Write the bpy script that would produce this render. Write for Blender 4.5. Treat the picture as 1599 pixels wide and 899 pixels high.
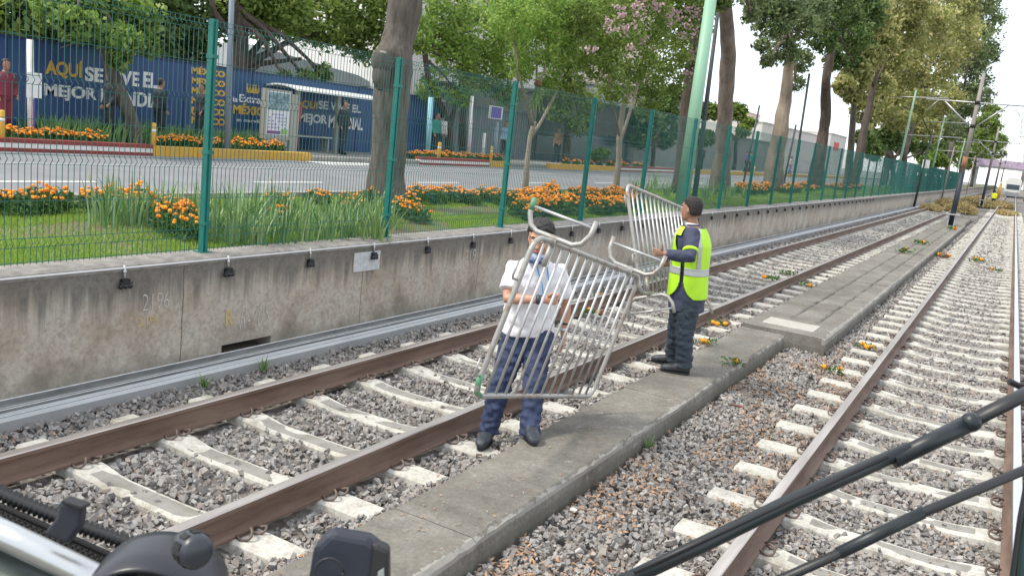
import bpy, bmesh, math, random
import numpy as np
from mathutils import Vector, Matrix, noise
random.seed(7); rng = np.random.default_rng(7)
for o in list(bpy.data.objects): bpy.data.objects.remove(o, do_unlink=True)
SC = bpy.context.scene; COL = SC.collection
def rad(a): return math.radians(a)
# ---------------------------------------------------------------- camera
PW, PH, FPX, CH = 1599.0, 899.0, 1374.89, 2.48807
YAW, PIT, ROL = 0.50002257, 0.1787005, 0.11137208
fw = Vector((-math.sin(YAW)*math.cos(PIT), math.cos(YAW)*math.cos(PIT), -math.sin(PIT)))
_r = Vector((math.cos(YAW), math.sin(YAW), 0)); _u = _r.cross(fw)
cr = _r*math.cos(ROL)+_u*math.sin(ROL); cu = -_r*math.sin(ROL)+_u*math.cos(ROL)
camd = bpy.data.cameras.new('camera'); cam = bpy.data.objects.new('camera', camd); COL.objects.link(cam)
M3 = Matrix((cr, cu, -fw)).transposed()
cam.matrix_world = Matrix.Translation((0, 0, CH)) @ M3.to_4x4()
camd.sensor_width = 36; camd.lens = FPX/PW*36; camd.clip_start = .05; camd.clip_end = 2000
camd.dof.use_dof = True; camd.dof.focus_distance = 8.0; camd.dof.aperture_fstop = camd.lens/1000/0.0011
SC.camera = cam
# ---------------------------------------------------------------- world and sun
SUN_EL, SUN_AZ = rad(52), rad(225)      # azimuth clockwise from +Y
w = bpy.data.worlds.new('World'); SC.world = w; w.use_nodes = True
nt = w.node_tree; nt.nodes.clear()
out = nt.nodes.new('ShaderNodeOutputWorld'); bg = nt.nodes.new('ShaderNodeBackground')
sky = nt.nodes.new('ShaderNodeTexSky'); sky.sky_type = 'NISHITA'; sky.sun_disc = False
sky.sun_elevation = SUN_EL; sky.sun_rotation = SUN_AZ; sky.dust_density = 3.0; sky.altitude = 2200
mix = nt.nodes.new('ShaderNodeMixRGB'); tc = nt.nodes.new('ShaderNodeTexCoord'); nz = nt.nodes.new('ShaderNodeTexNoise')
nz.inputs['Scale'].default_value = 2.2; nz.inputs['Detail'].default_value = 6; nz.inputs['Roughness'].default_value = .6
rp = nt.nodes.new('ShaderNodeValToRGB'); rp.color_ramp.elements[0].position = .38; rp.color_ramp.elements[1].position = .62
rp.color_ramp.elements[0].color = (.55,)*3+(1,); rp.color_ramp.elements[1].color = (.95,)*3+(1,)
mix.inputs[2].default_value = (9.0, 9.2, 9.6, 1)
nt.links.new(tc.outputs['Generated'], nz.inputs['Vector']); nt.links.new(nz.outputs['Fac'], rp.inputs[0])
nt.links.new(rp.outputs[0], mix.inputs[0]); nt.links.new(sky.outputs[0], mix.inputs[1])
nt.links.new(mix.outputs[0], bg.inputs[0]); bg.inputs[1].default_value = .115
nt.links.new(bg.outputs[0], out.inputs[0])
sd = bpy.data.lights.new('sun', 'SUN'); sun = bpy.data.objects.new('sun', sd); COL.objects.link(sun)
sd.energy = 2.1; sd.angle = rad(10); sd.color = (1, .93, .80)
dv = Vector((math.sin(SUN_AZ)*math.cos(SUN_EL), math.cos(SUN_AZ)*math.cos(SUN_EL), math.sin(SUN_EL)))
sun.rotation_euler = dv.to_track_quat('Z', 'Y').to_euler(); sun.location = (0, 0, 30)
vs = SC.view_settings; vs.view_transform = 'Standard'; vs.look = 'None'; vs.gamma = 1; vs.exposure = .80
SC.render.engine = 'CYCLES'

# ---------------------------------------------------------------- locating helpers (photo ray met with a real plane)
def ray(px, py): return fw + cr*((px-PW/2)/FPX) - cu*((py-PH/2)/FPX)
C0 = Vector((0, 0, CH))
def G(px, py, z=0.): d = ray(px, py); return C0 + d*((z-CH)/d.z)
def VX(px, py, X): d = ray(px, py); return C0 + d*(X/d.x)
def VY(px, py, Y): d = ray(px, py); return C0 + d*(Y/d.y)
FH = Vector((-math.sin(YAW), math.cos(YAW), 0)); RH = Vector((math.cos(YAW), math.sin(YAW), 0)); UP = Vector((0, 0, 1))
def VH(px, py, h): d = ray(px, py); return C0 + d*(h/d.dot(FH))
def depth(P): return (Vector(P)-C0).dot(fw)

TS = bpy.data.scenes.new('workshop')          # small scratch scene in which text and remeshed bodies are evaluated
def evaluated_mesh(o):
    TS.collection.objects.link(o); vl = TS.view_layers[0]; vl.update(); dg = vl.depsgraph; me = bpy.data.meshes.new_from_object(o.evaluated_get(dg)); bpy.data.objects.remove(o, do_unlink=True); return me
# ---------------------------------------------------------------- mesh builder
class MB:
    def __init__(s): s.v = []; s.f = []; s.m = []; s.mi = 0
    def add(s, vs, fs):
        b = len(s.v); s.v += [tuple(v) for v in vs]; s.f += [tuple(i+b for i in f) for f in fs]; s.m += [s.mi]*len(fs); return s
    def box(s, x0, x1, y0, y1, z0, z1):
        vs = [(x, y, z) for z in (z0, z1) for y in (y0, y1) for x in (x0, x1)]
        return s.add(vs, [(0, 2, 3, 1), (4, 5, 7, 6), (0, 1, 5, 4), (2, 6, 7, 3), (0, 4, 6, 2), (1, 3, 7, 5)])
    def obox(s, c, ax, ay, az):   # centre and three half axes
        c = Vector(c); vs = [c+ax*i+ay*j+az*k for k in (-1, 1) for j in (-1, 1) for i in (-1, 1)]
        fs = [(0, 2, 3, 1), (4, 5, 7, 6), (0, 1, 5, 4), (2, 6, 7, 3), (0, 4, 6, 2), (1, 3, 7, 5)]
        if ax.cross(ay).dot(az) < 0: fs = [f[::-1] for f in fs]
        return s.add(vs, fs)
    def quad(s, *p): return s.add(p, [tuple(range(len(p)))])
    def rings(s, R, close=True, cap=True):
        n = len(R[0]); vs = [p for r in R for p in r]; fs = []
        for i in range(len(R)-1):
            for j in range(n if close else n-1):
                k = (j+1) % n; fs.append((i*n+j, i*n+k, (i+1)*n+k, (i+1)*n+j))
        if cap and close: fs.append(tuple(range(n))[::-1]); fs.append(tuple((len(R)-1)*n+j for j in range(n)))
        return s.add(vs, fs)
    def tube(s, pts, r, n=8, cap=True, flat=1.0, ref=None):
        pts = [Vector(p) for p in pts]; rs = r if isinstance(r, (list, tuple)) else [r]*len(pts)
        R = []; side = None
        for i, p in enumerate(pts):
            t = (pts[min(i+1, len(pts)-1)]-pts[max(i-1, 0)])
            t = t.normalized() if t.length > 1e-9 else Vector((0, 0, 1))
            if side is None:
                a = Vector(ref) if ref is not None else (Vector((0, 0, 1)) if abs(t.z) < .9 else Vector((1, 0, 0)))
                side = t.cross(a).normalized()
            side = (side - t*side.dot(t)).normalized(); b = t.cross(side)
            R.append([p+side*math.cos(2*math.pi*j/n)*rs[i]+b*math.sin(2*math.pi*j/n)*rs[i]*flat for j in range(n)])
        return s.rings(R, True, cap)
    def ball(s, c, rx, ry=None, rz=None, n=8, m=6, jit=0):
        ry = ry or rx; rz = rz or rx; c = Vector(c); R = []
        for i in range(m+1):
            th = math.pi*(i+.02*(i == 0)-.02*(i == m))/m; 
            R.append([c+Vector((rx*math.sin(th)*math.cos(2*math.pi*j/n), ry*math.sin(th)*math.sin(2*math.pi*j/n), -rz*math.cos(th)))*(1+jit*random.uniform(-1, 1)) for j in range(n)])
        return s.rings(R)
    def build(s, name, mats, parent=None, smooth=False, link=True):
        me = bpy.data.meshes.new(name); me.from_pydata(s.v, [], s.f)
        if not isinstance(mats, (list, tuple)): mats = [mats]
        for m in mats: me.materials.append(m)
        me.polygons.foreach_set('material_index', s.m)
        if smooth: me.polygons.foreach_set('use_smooth', [True]*len(s.f))
        me.update(); o = bpy.data.objects.new(name, me)
        if link: COL.objects.link(o)
        if parent: o.parent = parent
        return o
def npmesh(name, V, F, mat, parent=None, smooth=False):
    """V (n,3), F (m,k) numpy arrays"""
    me = bpy.data.meshes.new(name); k = F.shape[1]
    me.vertices.add(len(V)); me.vertices.foreach_set('co', V.astype(np.float32).ravel())
    me.loops.add(F.size); me.loops.foreach_set('vertex_index', F.astype(np.int32).ravel())
    me.polygons.add(len(F)); me.polygons.foreach_set('loop_start', np.arange(0, F.size, k, dtype=np.int32))
    me.polygons.foreach_set('loop_total', np.full(len(F), k, dtype=np.int32))
    me.polygons.foreach_set('use_smooth', np.full(len(F), smooth, dtype=bool))
    me.materials.append(mat); me.update(calc_edges=True)
    o = bpy.data.objects.new(name, me); COL.objects.link(o)
    if parent: o.parent = parent
    return o
def tag(o, label=None, cat=None, group=None, kind=None):
    for k, v in (('label', label), ('category', cat), ('group', group), ('kind', kind)):
        if v: o[k] = v
    return o
def empty(name, loc=(0, 0, 0), rz=0, label=None, cat=None, group=None):
    o = bpy.data.objects.new(name, None); COL.objects.link(o); o.location = loc; o.rotation_euler = (0, 0, rz)
    o.empty_display_size = .1
    return tag(o, label, cat, group)
def kids(o): return list(o.children)
def copy_tree(o, ks=None, loc=None, rz=None, sc=None):
    c = o.copy(); COL.objects.link(c)
    for k in (kids(o) if ks is None else ks):
        d = k.copy(); COL.objects.link(d); d.parent = c
    if loc is not None: c.location = loc
    if rz is not None: c.rotation_euler = (0, 0, rz)
    if sc is not None: c.scale = (sc, sc, sc) if not isinstance(sc, tuple) else sc
    return c
# ---------------------------------------------------------------- materials
def mat(name, col, rough=.7, col2=None, scale=5., detail=6, bump=0, bscale=40., metal=0, pos=(.35, .65), island=None, trans=0, coat=0, stretch=(1, 1, 1), spec=.5, coords='Object'):
    m = bpy.data.materials.new(name); m.use_nodes = True; n = m.node_tree; L = n.links
    b = n.nodes['Principled BSDF']; b.inputs['Base Color'].default_value = (*col, 1); b.inputs['Roughness'].default_value = rough
    b.inputs['Metallic'].default_value = metal; b.inputs['Specular IOR Level'].default_value = spec
    if coat: b.inputs['Coat Weight'].default_value = coat
    t = n.nodes.new('ShaderNodeTexCoord'); mp = n.nodes.new('ShaderNodeMapping'); mp.inputs['Scale'].default_value = stretch
    L.new(t.outputs[coords], mp.inputs[0]); cs = None
    if island:
        g = n.nodes.new('ShaderNodeNewGeometry'); r = n.nodes.new('ShaderNodeValToRGB')
        el = r.color_ramp.elements
        while len(el) > 1: el.remove(el[-1])
        el[0].position = 0; el[0].color = (*island[0], 1)
        for i, c in enumerate(island[1:]): e = el.new((i+1)/(len(island)-1)); e.color = (*c, 1)
        L.new(g.outputs['Random Per Island'], r.inputs[0]); cs = r.outputs[0]
        if col2:
            nz = n.nodes.new('ShaderNodeTexNoise'); nz.inputs['Scale'].default_value = scale; nz.inputs['Detail'].default_value = detail
            L.new(mp.outputs[0], nz.inputs['Vector']); r2 = n.nodes.new('ShaderNodeValToRGB')
            r2.color_ramp.elements[0].position, r2.color_ramp.elements[1].position = pos
            r2.color_ramp.elements[0].color = (1, 1, 1, 1); r2.color_ramp.elements[1].color = (*col2, 1)
            L.new(nz.outputs['Fac'], r2.inputs[0]); mm = n.nodes.new('ShaderNodeMixRGB'); mm.blend_type = 'MULTIPLY'; mm.inputs[0].default_value = 1
            L.new(cs, mm.inputs[1]); L.new(r2.outputs[0], mm.inputs[2]); cs = mm.outputs[0]
    elif col2:
        nz = n.nodes.new('ShaderNodeTexNoise'); nz.inputs['Scale'].default_value = scale; nz.inputs['Detail'].default_value = detail; nz.inputs['Roughness'].default_value = .65
        r = n.nodes.new('ShaderNodeValToRGB'); r.color_ramp.elements[0].position, r.color_ramp.elements[1].position = pos
        r.color_ramp.elements[0].color = (*col, 1); r.color_ramp.elements[1].color = (*col2, 1)
        L.new(mp.outputs[0], nz.inputs['Vector']); L.new(nz.outputs['Fac'], r.inputs[0]); cs = r.outputs[0]
    if cs: L.new(cs, b.inputs['Base Color'])
    if bump:
        nb = n.nodes.new('ShaderNodeTexNoise'); nb.inputs['Scale'].default_value = bscale; nb.inputs['Detail'].default_value = 5
        bp = n.nodes.new('ShaderNodeBump'); bp.inputs['Strength'].default_value = bump; bp.inputs['Distance'].default_value = .01
        L.new(mp.outputs[0], nb.inputs['Vector']); L.new(nb.outputs['Fac'], bp.inputs['Height']); L.new(bp.outputs[0], b.inputs['Normal'])
    if trans:
        tr = n.nodes.new('ShaderNodeBsdfTranslucent'); mx = n.nodes.new('ShaderNodeMixShader'); mx.inputs[0].default_value = trans
        if cs: L.new(cs, tr.inputs[0])
        else: tr.inputs[0].default_value = (*col, 1)
        L.new(b.outputs[0], mx.inputs[1]); L.new(tr.outputs[0], mx.inputs[2]); L.new(mx.outputs[0], n.nodes['Material Output'].inputs[0])
    return m
def ramp_node(n, stops):
    r = n.nodes.new('ShaderNodeValToRGB'); el = r.color_ramp.elements
    while len(el) > 1: el.remove(el[-1])
    el[0].position, el[0].color = stops[0][0], (*stops[0][1], 1)
    for p, c in stops[1:]: e = el.new(p); e.color = (*c, 1)
    return r
def math_node(n, op, a, b=None, clamp=False):
    m = n.nodes.new('ShaderNodeMath'); m.operation = op; m.use_clamp = clamp
    for i, v in enumerate((a, b)):
        if v is None: continue
        if isinstance(v, (int, float)): m.inputs[i].default_value = v
        else: n.links.new(v, m.inputs[i])
    return m.outputs[0]
def mixc(n, f, a, b, mode='MIX'):
    m = n.nodes.new('ShaderNodeMixRGB'); m.blend_type = mode
    for i, v in enumerate((f, a, b)):
        if isinstance(v, (int, float)): m.inputs[i].default_value = v
        elif isinstance(v, tuple): m.inputs[i].default_value = (*v, 1)
        else: n.links.new(v, m.inputs[i])
    return m.outputs[0]
def tex(n, vec, scale, detail=6, rough=.6, kind='noise'):
    t = n.nodes.new('ShaderNodeTexNoise' if kind == 'noise' else 'ShaderNodeTexVoronoi'); t.inputs['Scale'].default_value = scale
    if kind == 'noise': t.inputs['Detail'].default_value = detail; t.inputs['Roughness'].default_value = rough
    n.links.new(vec, t.inputs['Vector']); return t
def nmat(name, rough=.85):
    m = bpy.data.materials.new(name); m.use_nodes = True; n = m.node_tree; b = n.nodes['Principled BSDF']; b.inputs['Roughness'].default_value = rough
    t = n.nodes.new('ShaderNodeTexCoord'); return m, n, b, t.outputs['Object']
def stretched(n, vec, s):
    mp = n.nodes.new('ShaderNodeMapping'); mp.inputs['Scale'].default_value = s; n.links.new(vec, mp.inputs[0]); return mp.outputs[0]
def bumpn(n, b, h, strength=.4, dist=.01):
    bp = n.nodes.new('ShaderNodeBump'); bp.inputs['Strength'].default_value = strength; bp.inputs['Distance'].default_value = dist
    n.links.new(h, bp.inputs['Height']); n.links.new(bp.outputs[0], b.inputs['Normal'])

# stained retaining wall concrete
M_wall, n, b, vec = nmat('stained_concrete_wall', .9)
sep = n.nodes.new('ShaderNodeSeparateXYZ'); n.links.new(vec, sep.inputs[0])
streak = tex(n, stretched(n, vec, (1, 9, .55)), 1.0, 8, .7).outputs['Fac']
blot = tex(n, vec, 2.2, 8, .65).outputs['Fac']; fine = tex(n, vec, 22, 6, .7).outputs['Fac']
hz = math_node(n, 'ADD', sep.outputs['Z'], math_node(n, 'MULTIPLY', math_node(n, 'SUBTRACT', streak, .5), .95))
hz = math_node(n, 'ADD', hz, math_node(n, 'MULTIPLY', math_node(n, 'SUBTRACT', fine, .5), .25))
topm = ramp_node(n, [(.62, (0, 0, 0)), (.86, (1, 1, 1))]); n.links.new(hz, topm.inputs[0])
base = ramp_node(n, [(.3, (.32, .26, .20)), (.5, (.405, .36, .30)), (.7, (.46, .435, .385))]); n.links.new(blot, base.inputs[0])
c1 = mixc(n, math_node(n, 'MULTIPLY', topm.outputs[0], .82), base.outputs[0], (.115, .11, .10))
lowz = math_node(n, 'ADD', sep.outputs['Z'], math_node(n, 'MULTIPLY', math_node(n, 'SUBTRACT', blot, .5), .9))
lowm = ramp_node(n, [(.08, (1, 1, 1)), (.32, (0, 0, 0))]); n.links.new(lowz, lowm.inputs[0])
c2 = mixc(n, math_node(n, 'MULTIPLY', lowm.outputs[0], math_node(n, 'MULTIPLY', fine, 1.15)), c1, (.13, .13, .11))
spk = ramp_node(n, [(.3, (.62, .62, .6)), (.55, (1, 1, 1)), (.8, (1.12, 1.1, 1.08))]); n.links.new(fine, spk.inputs[0])
c3 = mixc(n, 1.0, c2, spk.outputs[0], 'MULTIPLY')
jy = math_node(n, 'ADD', math_node(n, 'FRACT', math_node(n, 'MULTIPLY', math_node(n, 'ADD', sep.outputs['Y'], math_node(n, 'MULTIPLY', tex(n, vec, 4).outputs['Fac'], .04)), .4)), 0.)
jm = math_node(n, 'LESS_THAN', math_node(n, 'ABSOLUTE', math_node(n, 'SUBTRACT', jy, .13)), .0025)
c4 = mixc(n, math_node(n, 'MULTIPLY', jm, .75), c3, (.07, .06, .05)); n.links.new(c4, b.inputs['Base Color'])
bumpn(n, b, math_node(n, 'ADD', math_node(n, 'MULTIPLY', blot, .8), fine), .5, .012)

M_cap = mat('wall_cap_concrete', (.30, .285, .26), .9, (.17, .16, .145), 9, bump=.4)
# platform slab concrete
M_plat, n, b, vec = nmat('old_slab_concrete', .9)
bl = tex(n, vec, 1.6, 8, .7).outputs['Fac']; fi = tex(n, vec, 38, 5, .7).outputs['Fac']; mi = tex(n, stretched(n, vec, (1.2, .6, 1)), 9, 8, .75).outputs['Fac']
bs = ramp_node(n, [(.3, (.11, .10, .085)), (.5, (.165, .155, .132)), (.7, (.24, .228, .2))]); n.links.new(bl, bs.inputs[0])
wt = ramp_node(n, [(.60, (0, 0, 0)), (.68, (1, 1, 1))]); n.links.new(mi, wt.inputs[0])
cc = mixc(n, math_node(n, 'MULTIPLY', wt.outputs[0], .35), bs.outputs[0], (.52, .50, .46))
sp = ramp_node(n, [(.3, (.72, .72, .72)), (.7, (1.2, 1.2, 1.2))]); n.links.new(fi, sp.inputs[0])
cc = mixc(n, 1.0, cc, sp.outputs[0], 'MULTIPLY')
sx = n.nodes.new('ShaderNodeSeparateXYZ'); n.links.new(vec, sx.inputs[0]); wob = math_node(n, 'MULTIPLY', math_node(n, 'SUBTRACT', tex(n, vec, 7, 6, .7).outputs['Fac'], .5), .14)
e1 = math_node(n, 'ABSOLUTE', math_node(n, 'ADD', math_node(n, 'ADD', sx.outputs['X'], wob), 2.275)); e2 = math_node(n, 'ABSOLUTE', math_node(n, 'ADD', math_node(n, 'ADD', sx.outputs['X'], wob), 1.80))
farm = math_node(n, 'GREATER_THAN', sx.outputs['Y'], 12.02); e1 = math_node(n, 'ADD', e1, farm); e2 = math_node(n, 'ADD', e2, math_node(n, 'SUBTRACT', 1.0, farm))
em = math_node(n, 'MULTIPLY', math_node(n, 'LESS_THAN', math_node(n, 'MINIMUM', e1, e2), .035), math_node(n, 'GREATER_THAN', sx.outputs['Z'], .12))
cc = mixc(n, math_node(n, 'MULTIPLY', em, .4), cc, (.42, .41, .38))
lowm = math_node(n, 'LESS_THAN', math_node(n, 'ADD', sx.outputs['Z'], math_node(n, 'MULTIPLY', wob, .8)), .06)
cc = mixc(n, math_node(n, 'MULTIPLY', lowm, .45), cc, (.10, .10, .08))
n.links.new(cc, b.inputs['Base Color'])
bumpn(n, b, math_node(n, 'ADD', fi, mi), .55, .008)
# sleeper concrete with dust patches in the dished middle
M_slp, n, b, vec = nmat('pale_sleeper_concrete', .85)
g = n.nodes.new('ShaderNodeObjectInfo'); off = n.nodes.new('ShaderNodeVectorMath'); off.operation = 'ADD'
rv = n.nodes.new('ShaderNodeCombineXYZ'); n.links.new(math_node(n, 'MULTIPLY', g.outputs['Random'], 37.), rv.inputs[0]); n.links.new(vec, off.inputs[0]); n.links.new(rv.outputs[0], off.inputs[1])
sx = n.nodes.new('ShaderNodeSeparateXYZ'); n.links.new(vec, sx.inputs[0])
p1 = tex(n, stretched(n, off.outputs[0], (1, 1.6, 1)), 2.2, 1, .3).outputs['Fac']; fi = tex(n, off.outputs[0], 30, 6, .7).outputs['Fac']
edge = math_node(n, 'SUBTRACT', .088, math_node(n, 'ABSOLUTE', sx.outputs['Y']))            # >0 inside the top
mid = math_node(n, 'SUBTRACT', .56, math_node(n, 'ABSOLUTE', sx.outputs['X']))
k = math_node(n, 'MINIMUM', math_node(n, 'MULTIPLY', edge, 22.), math_node(n, 'MULTIPLY', mid, 12.))
k = math_node(n, 'MULTIPLY', math_node(n, 'MINIMUM', k, 1.), math_node(n, 'GREATER_THAN', p1, .44), True)
pr = ramp_node(n, [(.5, (0, 0, 0)), (.6, (1, 1, 1))]); n.links.new(k, pr.inputs[0])
bs = ramp_node(n, [(.25, (.29, .28, .25)), (.5, (.46, .45, .41)), (.75, (.57, .56, .52))]); n.links.new(fi, bs.inputs[0])
dt_ = ramp_node(n, [(.33, (.70, .68, .63)), (.55, (1.08, 1.08, 1.08))]); n.links.new(tex(n, off.outputs[0], 4.5, 7, .7).outputs['Fac'], dt_.inputs[0])
cc = mixc(n, math_node(n, 'MULTIPLY', pr.outputs[0], .85), bs.outputs[0], (.19, .185, .17)); cc = mixc(n, 1., cc, dt_.outputs[0], 'MULTIPLY'); n.links.new(cc, b.inputs['Base Color']); bumpn(n, b, fi, .4, .006)
# ballast stones
M_stone = mat('ballast_stone', (.3, .3, .3), .85, (.8, .78, .76), 30, pos=(.3, .75),
              island=[(.17, .165, .16), (.23, .222, .215), (.29, .282, .27), (.265, .232, .205), (.37, .36, .345), (.21, .21, .213), (.44, .43, .41), (.25, .21, .185), (.33, .32, .308)])
M_bed, n, b, vec = nmat('ballast_bed', .95)
v = tex(n, vec, 16, kind='v'); rr = ramp_node(n, [(0, (.06, .055, .05)), (.5, (.20, .19, .18)), (1, (.36, .35, .335))]); n.links.new(v.outputs['Color'], rr.inputs[0])
big = tex(n, vec, .7, 5); r3 = ramp_node(n, [(.35, (.75, .7, .65)), (.65, (1.15, 1.12, 1.1))]); n.links.new(big.outputs['Fac'], r3.inputs[0])
n.links.new(mixc(n, 1., rr.outputs[0], r3.outputs[0], 'MULTIPLY'), b.inputs['Base Color']); bumpn(n, b, v.outputs['Distance'], 1., .04)
M_rust = mat('rail_rust', (.10, .06, .042), .75, (.19, .13, .098), 7, bump=.25, bscale=60, stretch=(1, .15, 1))
M_head = mat('rail_head_worn', (.35, .31, .28), .32, (.55, .51, .48), 6, metal=.7, stretch=(1, .1, 1))
M_shine = mat('rail_head_polished', (.62, .62, .64), .22, metal=.9)
M_clip = mat('rusty_clip', (.085, .06, .05), .7, (.17, .13, .11), 30)
M_gal = mat('galvanised_steel', (.40, .41, .41), .42, (.52, .53, .53), 18, metal=.6, bump=.1)
M_galr = mat('galvanised_rusty', (.36, .355, .335), .45, (.23, .15, .10), 7, metal=.4, pos=(.52, .70), bump=.2)
M_trough = mat('grey_blue_trough', (.34, .36, .365), .45, (.44, .455, .46), 4, metal=.25, stretch=(1, .3, 1))
M_grime = mat('trough_lid', (.22, .235, .235), .75, (.12, .125, .12), 8, stretch=(1, .3, 1), bump=.3)
M_green = mat('fence_green', (.0, .115, .098), .5, (.005, .15, .125), 3)
M_wire = mat('fence_wire', (.01, .10, .088), .5)
M_black = mat('black_plastic', (.012, .013, .016), .45)
M_blackm = mat('black_matte', (.008, .008, .010), .7)
M_road = mat('asphalt', (.165, .17, .18), .85, (.21, .215, .225), .8, bump=.3, bscale=120)
M_kerb = mat('kerb_concrete', (.33, .32, .29), .9, (.22, .21, .19), 6)
M_yel = mat('kerb_yellow', (.62, .36, .03), .75, (.50, .30, .06), 4)
M_red = mat('kerb_red', (.28, .035, .03), .75, (.20, .04, .035), 4)
M_white = mat('white_paint', (.72, .72, .70), .6, (.6, .6, .58), 5)
M_pave = mat('pavement', (.27, .265, .25), .9, (.2, .195, .185), 1.5)
M_blue = mat('hoarding_blue', (.018, .055, .17), .5, (.028, .07, .20), .8)
M_gold = mat('gold_paint', (.58, .37, .05), .6)
M_lett = mat('letter_white', (.70, .72, .72), .6, (.46, .49, .53), 2.5, detail=8, pos=(.5, .75))
M_soil = mat('verge_soil', (.13, .10, .065), .95, (.085, .12, .025), 2.2, detail=8, pos=(.42, .55), bump=.5)
M_grass = mat('grass_blades', (.1, .2, .03), .6, island=[(.14, .27, .02), (.22, .38, .035), (.30, .46, .06), (.38, .44, .13)], trans=.35)
M_strap = mat('strap_leaves', (.1, .2, .05), .5, island=[(.07, .16, .04), (.12, .25, .06), (.20, .33, .11), (.33, .42, .20)], trans=.3)
M_mleaf = mat('marigold_leaves', (.05, .11, .02), .6, island=[(.035, .09, .015), (.06, .14, .025), (.10, .20, .04)], trans=.3)
M_mflow = mat('marigold_petals', (.9, .27, .01), .6, island=[(.82, .25, .005), (.95, .36, .01), (1.0, .45, .03)], trans=.2)
M_litter = mat('dry_leaves', (.35, .17, .07), .8, island=[(.22, .13, .08), (.36, .22, .13), (.46, .31, .20), (.33, .17, .10)], trans=.1)
M_bark = mat('grey_bark', (.058, .050, .042), .95, (.145, .128, .11), 11, bump=1.0, bscale=26, stretch=(1, 1, .18))
M_barkm = mat('greyish_tan_bark', (.21, .17, .14), .95, (.10, .08, .065), 5, bump=.8, bscale=20, stretch=(1, 1, .3))
M_barkd = mat('dark_bark', (.05, .038, .03), .95, (.11, .085, .07), 7, bump=1., bscale=20, stretch=(1, 1, .25))
M_barkp = mat('pale_bark', (.33, .27, .21), .9, (.15, .12, .09), 2.2, bump=.6, bscale=14, stretch=(1, 1, .35))
def leafm(name, a, bb, c): return mat(name, bb, .55, (.55, .55, .5), .35, 3, island=[a, bb, c], trans=.45)
M_l1 = leafm('leaves_mid_green', (.10, .17, .025), (.19, .29, .055), (.33, .42, .10))
M_l2 = leafm('leaves_fresh_green', (.11, .22, .03), (.22, .37, .06), (.38, .50, .12))
M_l3 = leafm('leaves_dark_green', (.06, .12, .03), (.12, .20, .055), (.22, .31, .09))
M_l4 = leafm('leaves_grey_green', (.10, .16, .06), (.19, .26, .11), (.33, .39, .19))
M_l5 = leafm('leaves_olive_gold', (.22, .27, .07), (.40, .42, .14), (.62, .56, .27))
M_pink = mat('pink_blossom', (.5, .25, .3), .7, island=[(.46, .29, .32), (.60, .42, .45), (.36, .26, .26)], trans=.3)
# ================================================================ SETTING
def sheet(name, x0, x1, y0, y1, z, m, nx=1, ny=1):
    b = MB()
    for i in range(nx):
        for j in range(ny):
            xa, xb = x0+(x1-x0)*i/nx, x0+(x1-x0)*(i+1)/nx; ya, yb = y0+(y1-y0)*j/ny, y0+(y1-y0)*(j+1)/ny
            b.quad((xa, ya, z), (xb, ya, z), (xb, yb, z), (xa, yb, z))
    return tag(b.build(name, m), kind='structure')
M_ground = mat('ground_earth', (.16, .14, .10), .95, (.10, .13, .05), .5)
sheet('ground', -400, 400, -120, 600, -.35, M_ground)
sheet('track_bed', -6.2, 3.2, -6, 420, -.075, M_bed)
b = MB(); b.box(-400, -20.6, -120, 420, -.3, 1.0); tag(b.build('street_ground', M_pave), kind='structure')
b = MB(); b.box(-20.6, -17.45, -120, 420, -.3, 1.07); tag(b.build('far_pavement', M_pave), kind='structure')
b = MB(); b.box(-17.45, -10.3, -120, 420, -.3, .95); tag(b.build('road', M_road), kind='structure')
b = MB()
for x, runs in ((-14.95, [(-40, 420)]), (-12.4, [(y, y+1.9) for y in np.arange(-40, 240, 5.2)+.15])):
    for y0, y1 in runs: b.quad((x-.06, y0, .955), (x+.06, y0, .955), (x+.06, y1, .955), (x-.06, y1, .955))
b.quad((-17.1, 18.6, .956), (-16.3, 18.6, .956), (-16.5, 22.6, .956), (-17.1, 22.6, .956))
tag(b.build('road_markings', M_white), kind='structure')
# verge, gently uneven
b = MB(); nx, ny = 22, 200; xs = np.linspace(-10.12, -6.5, nx); ys = np.concatenate([np.linspace(-5, 45, 150), np.linspace(46, 420, 50)])
R_ = [[(x, y, 1.0+.05*noise.noise((x*.9, y*.9, 0))) for x in xs] for y in ys]
b.rings(R_, close=False, cap=False); tag(b.build('verge_ground', M_soil, smooth=True), kind='structure')
b = MB(); b.box(-10.12, -6.5, -5, 420, -.3, .9); tag(b.build('verge_fill', M_soil), kind='structure')
b = MB(); b.box(-10.3, -10.12, -40, 420, .5, 1.07); k = b.build('near_kerb', M_kerb); tag(k, 'low grey concrete kerb edging the grass verge along the near side of the road', 'kerb')
# far kerb runs: coloured
def kerb_run(y0, y1, style, label):
    mb = MB(); x0, x1 = -17.45, -17.25; mats = [M_yel, M_red, M_white, M_kerb]
    if style == 'striped':
        mb.mi = 1; mb.box(x0, x1+.02, y0, y1, .93, 1.02); mb.mi = 2; mb.box(x0, x1, y0, y1, 1.02, 1.12); mb.mi = 1; mb.box(x0-.05, x1+.01, y0, y1, 1.12, 1.2)
    else:
        mb.mi = 0 if style == 'yellow' else 3; mb.box(x0-.04, x1, y0, y1, .93, 1.17 if style == 'yellow' else 1.08)
    tag(mb.build('kerb', mats), label, 'kerb', 'painted kerb runs on the far side of the road')
def Yk(px, py): return VX(px, py, -17.3).y
yk = [Yk(-300, 200), Yk(237, 245), Yk(484, 246), Yk(654, 257), Yk(762, 262), Yk(795, 264), Yk(858, 262), Yk(960, 270), Yk(1060, 272), Yk(1130, 275)]
kerb_run(yk[0], yk[1]-.02, 'striped', 'striped red and white kerb at the far left, before the dark blue hoarding lettering')
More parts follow.
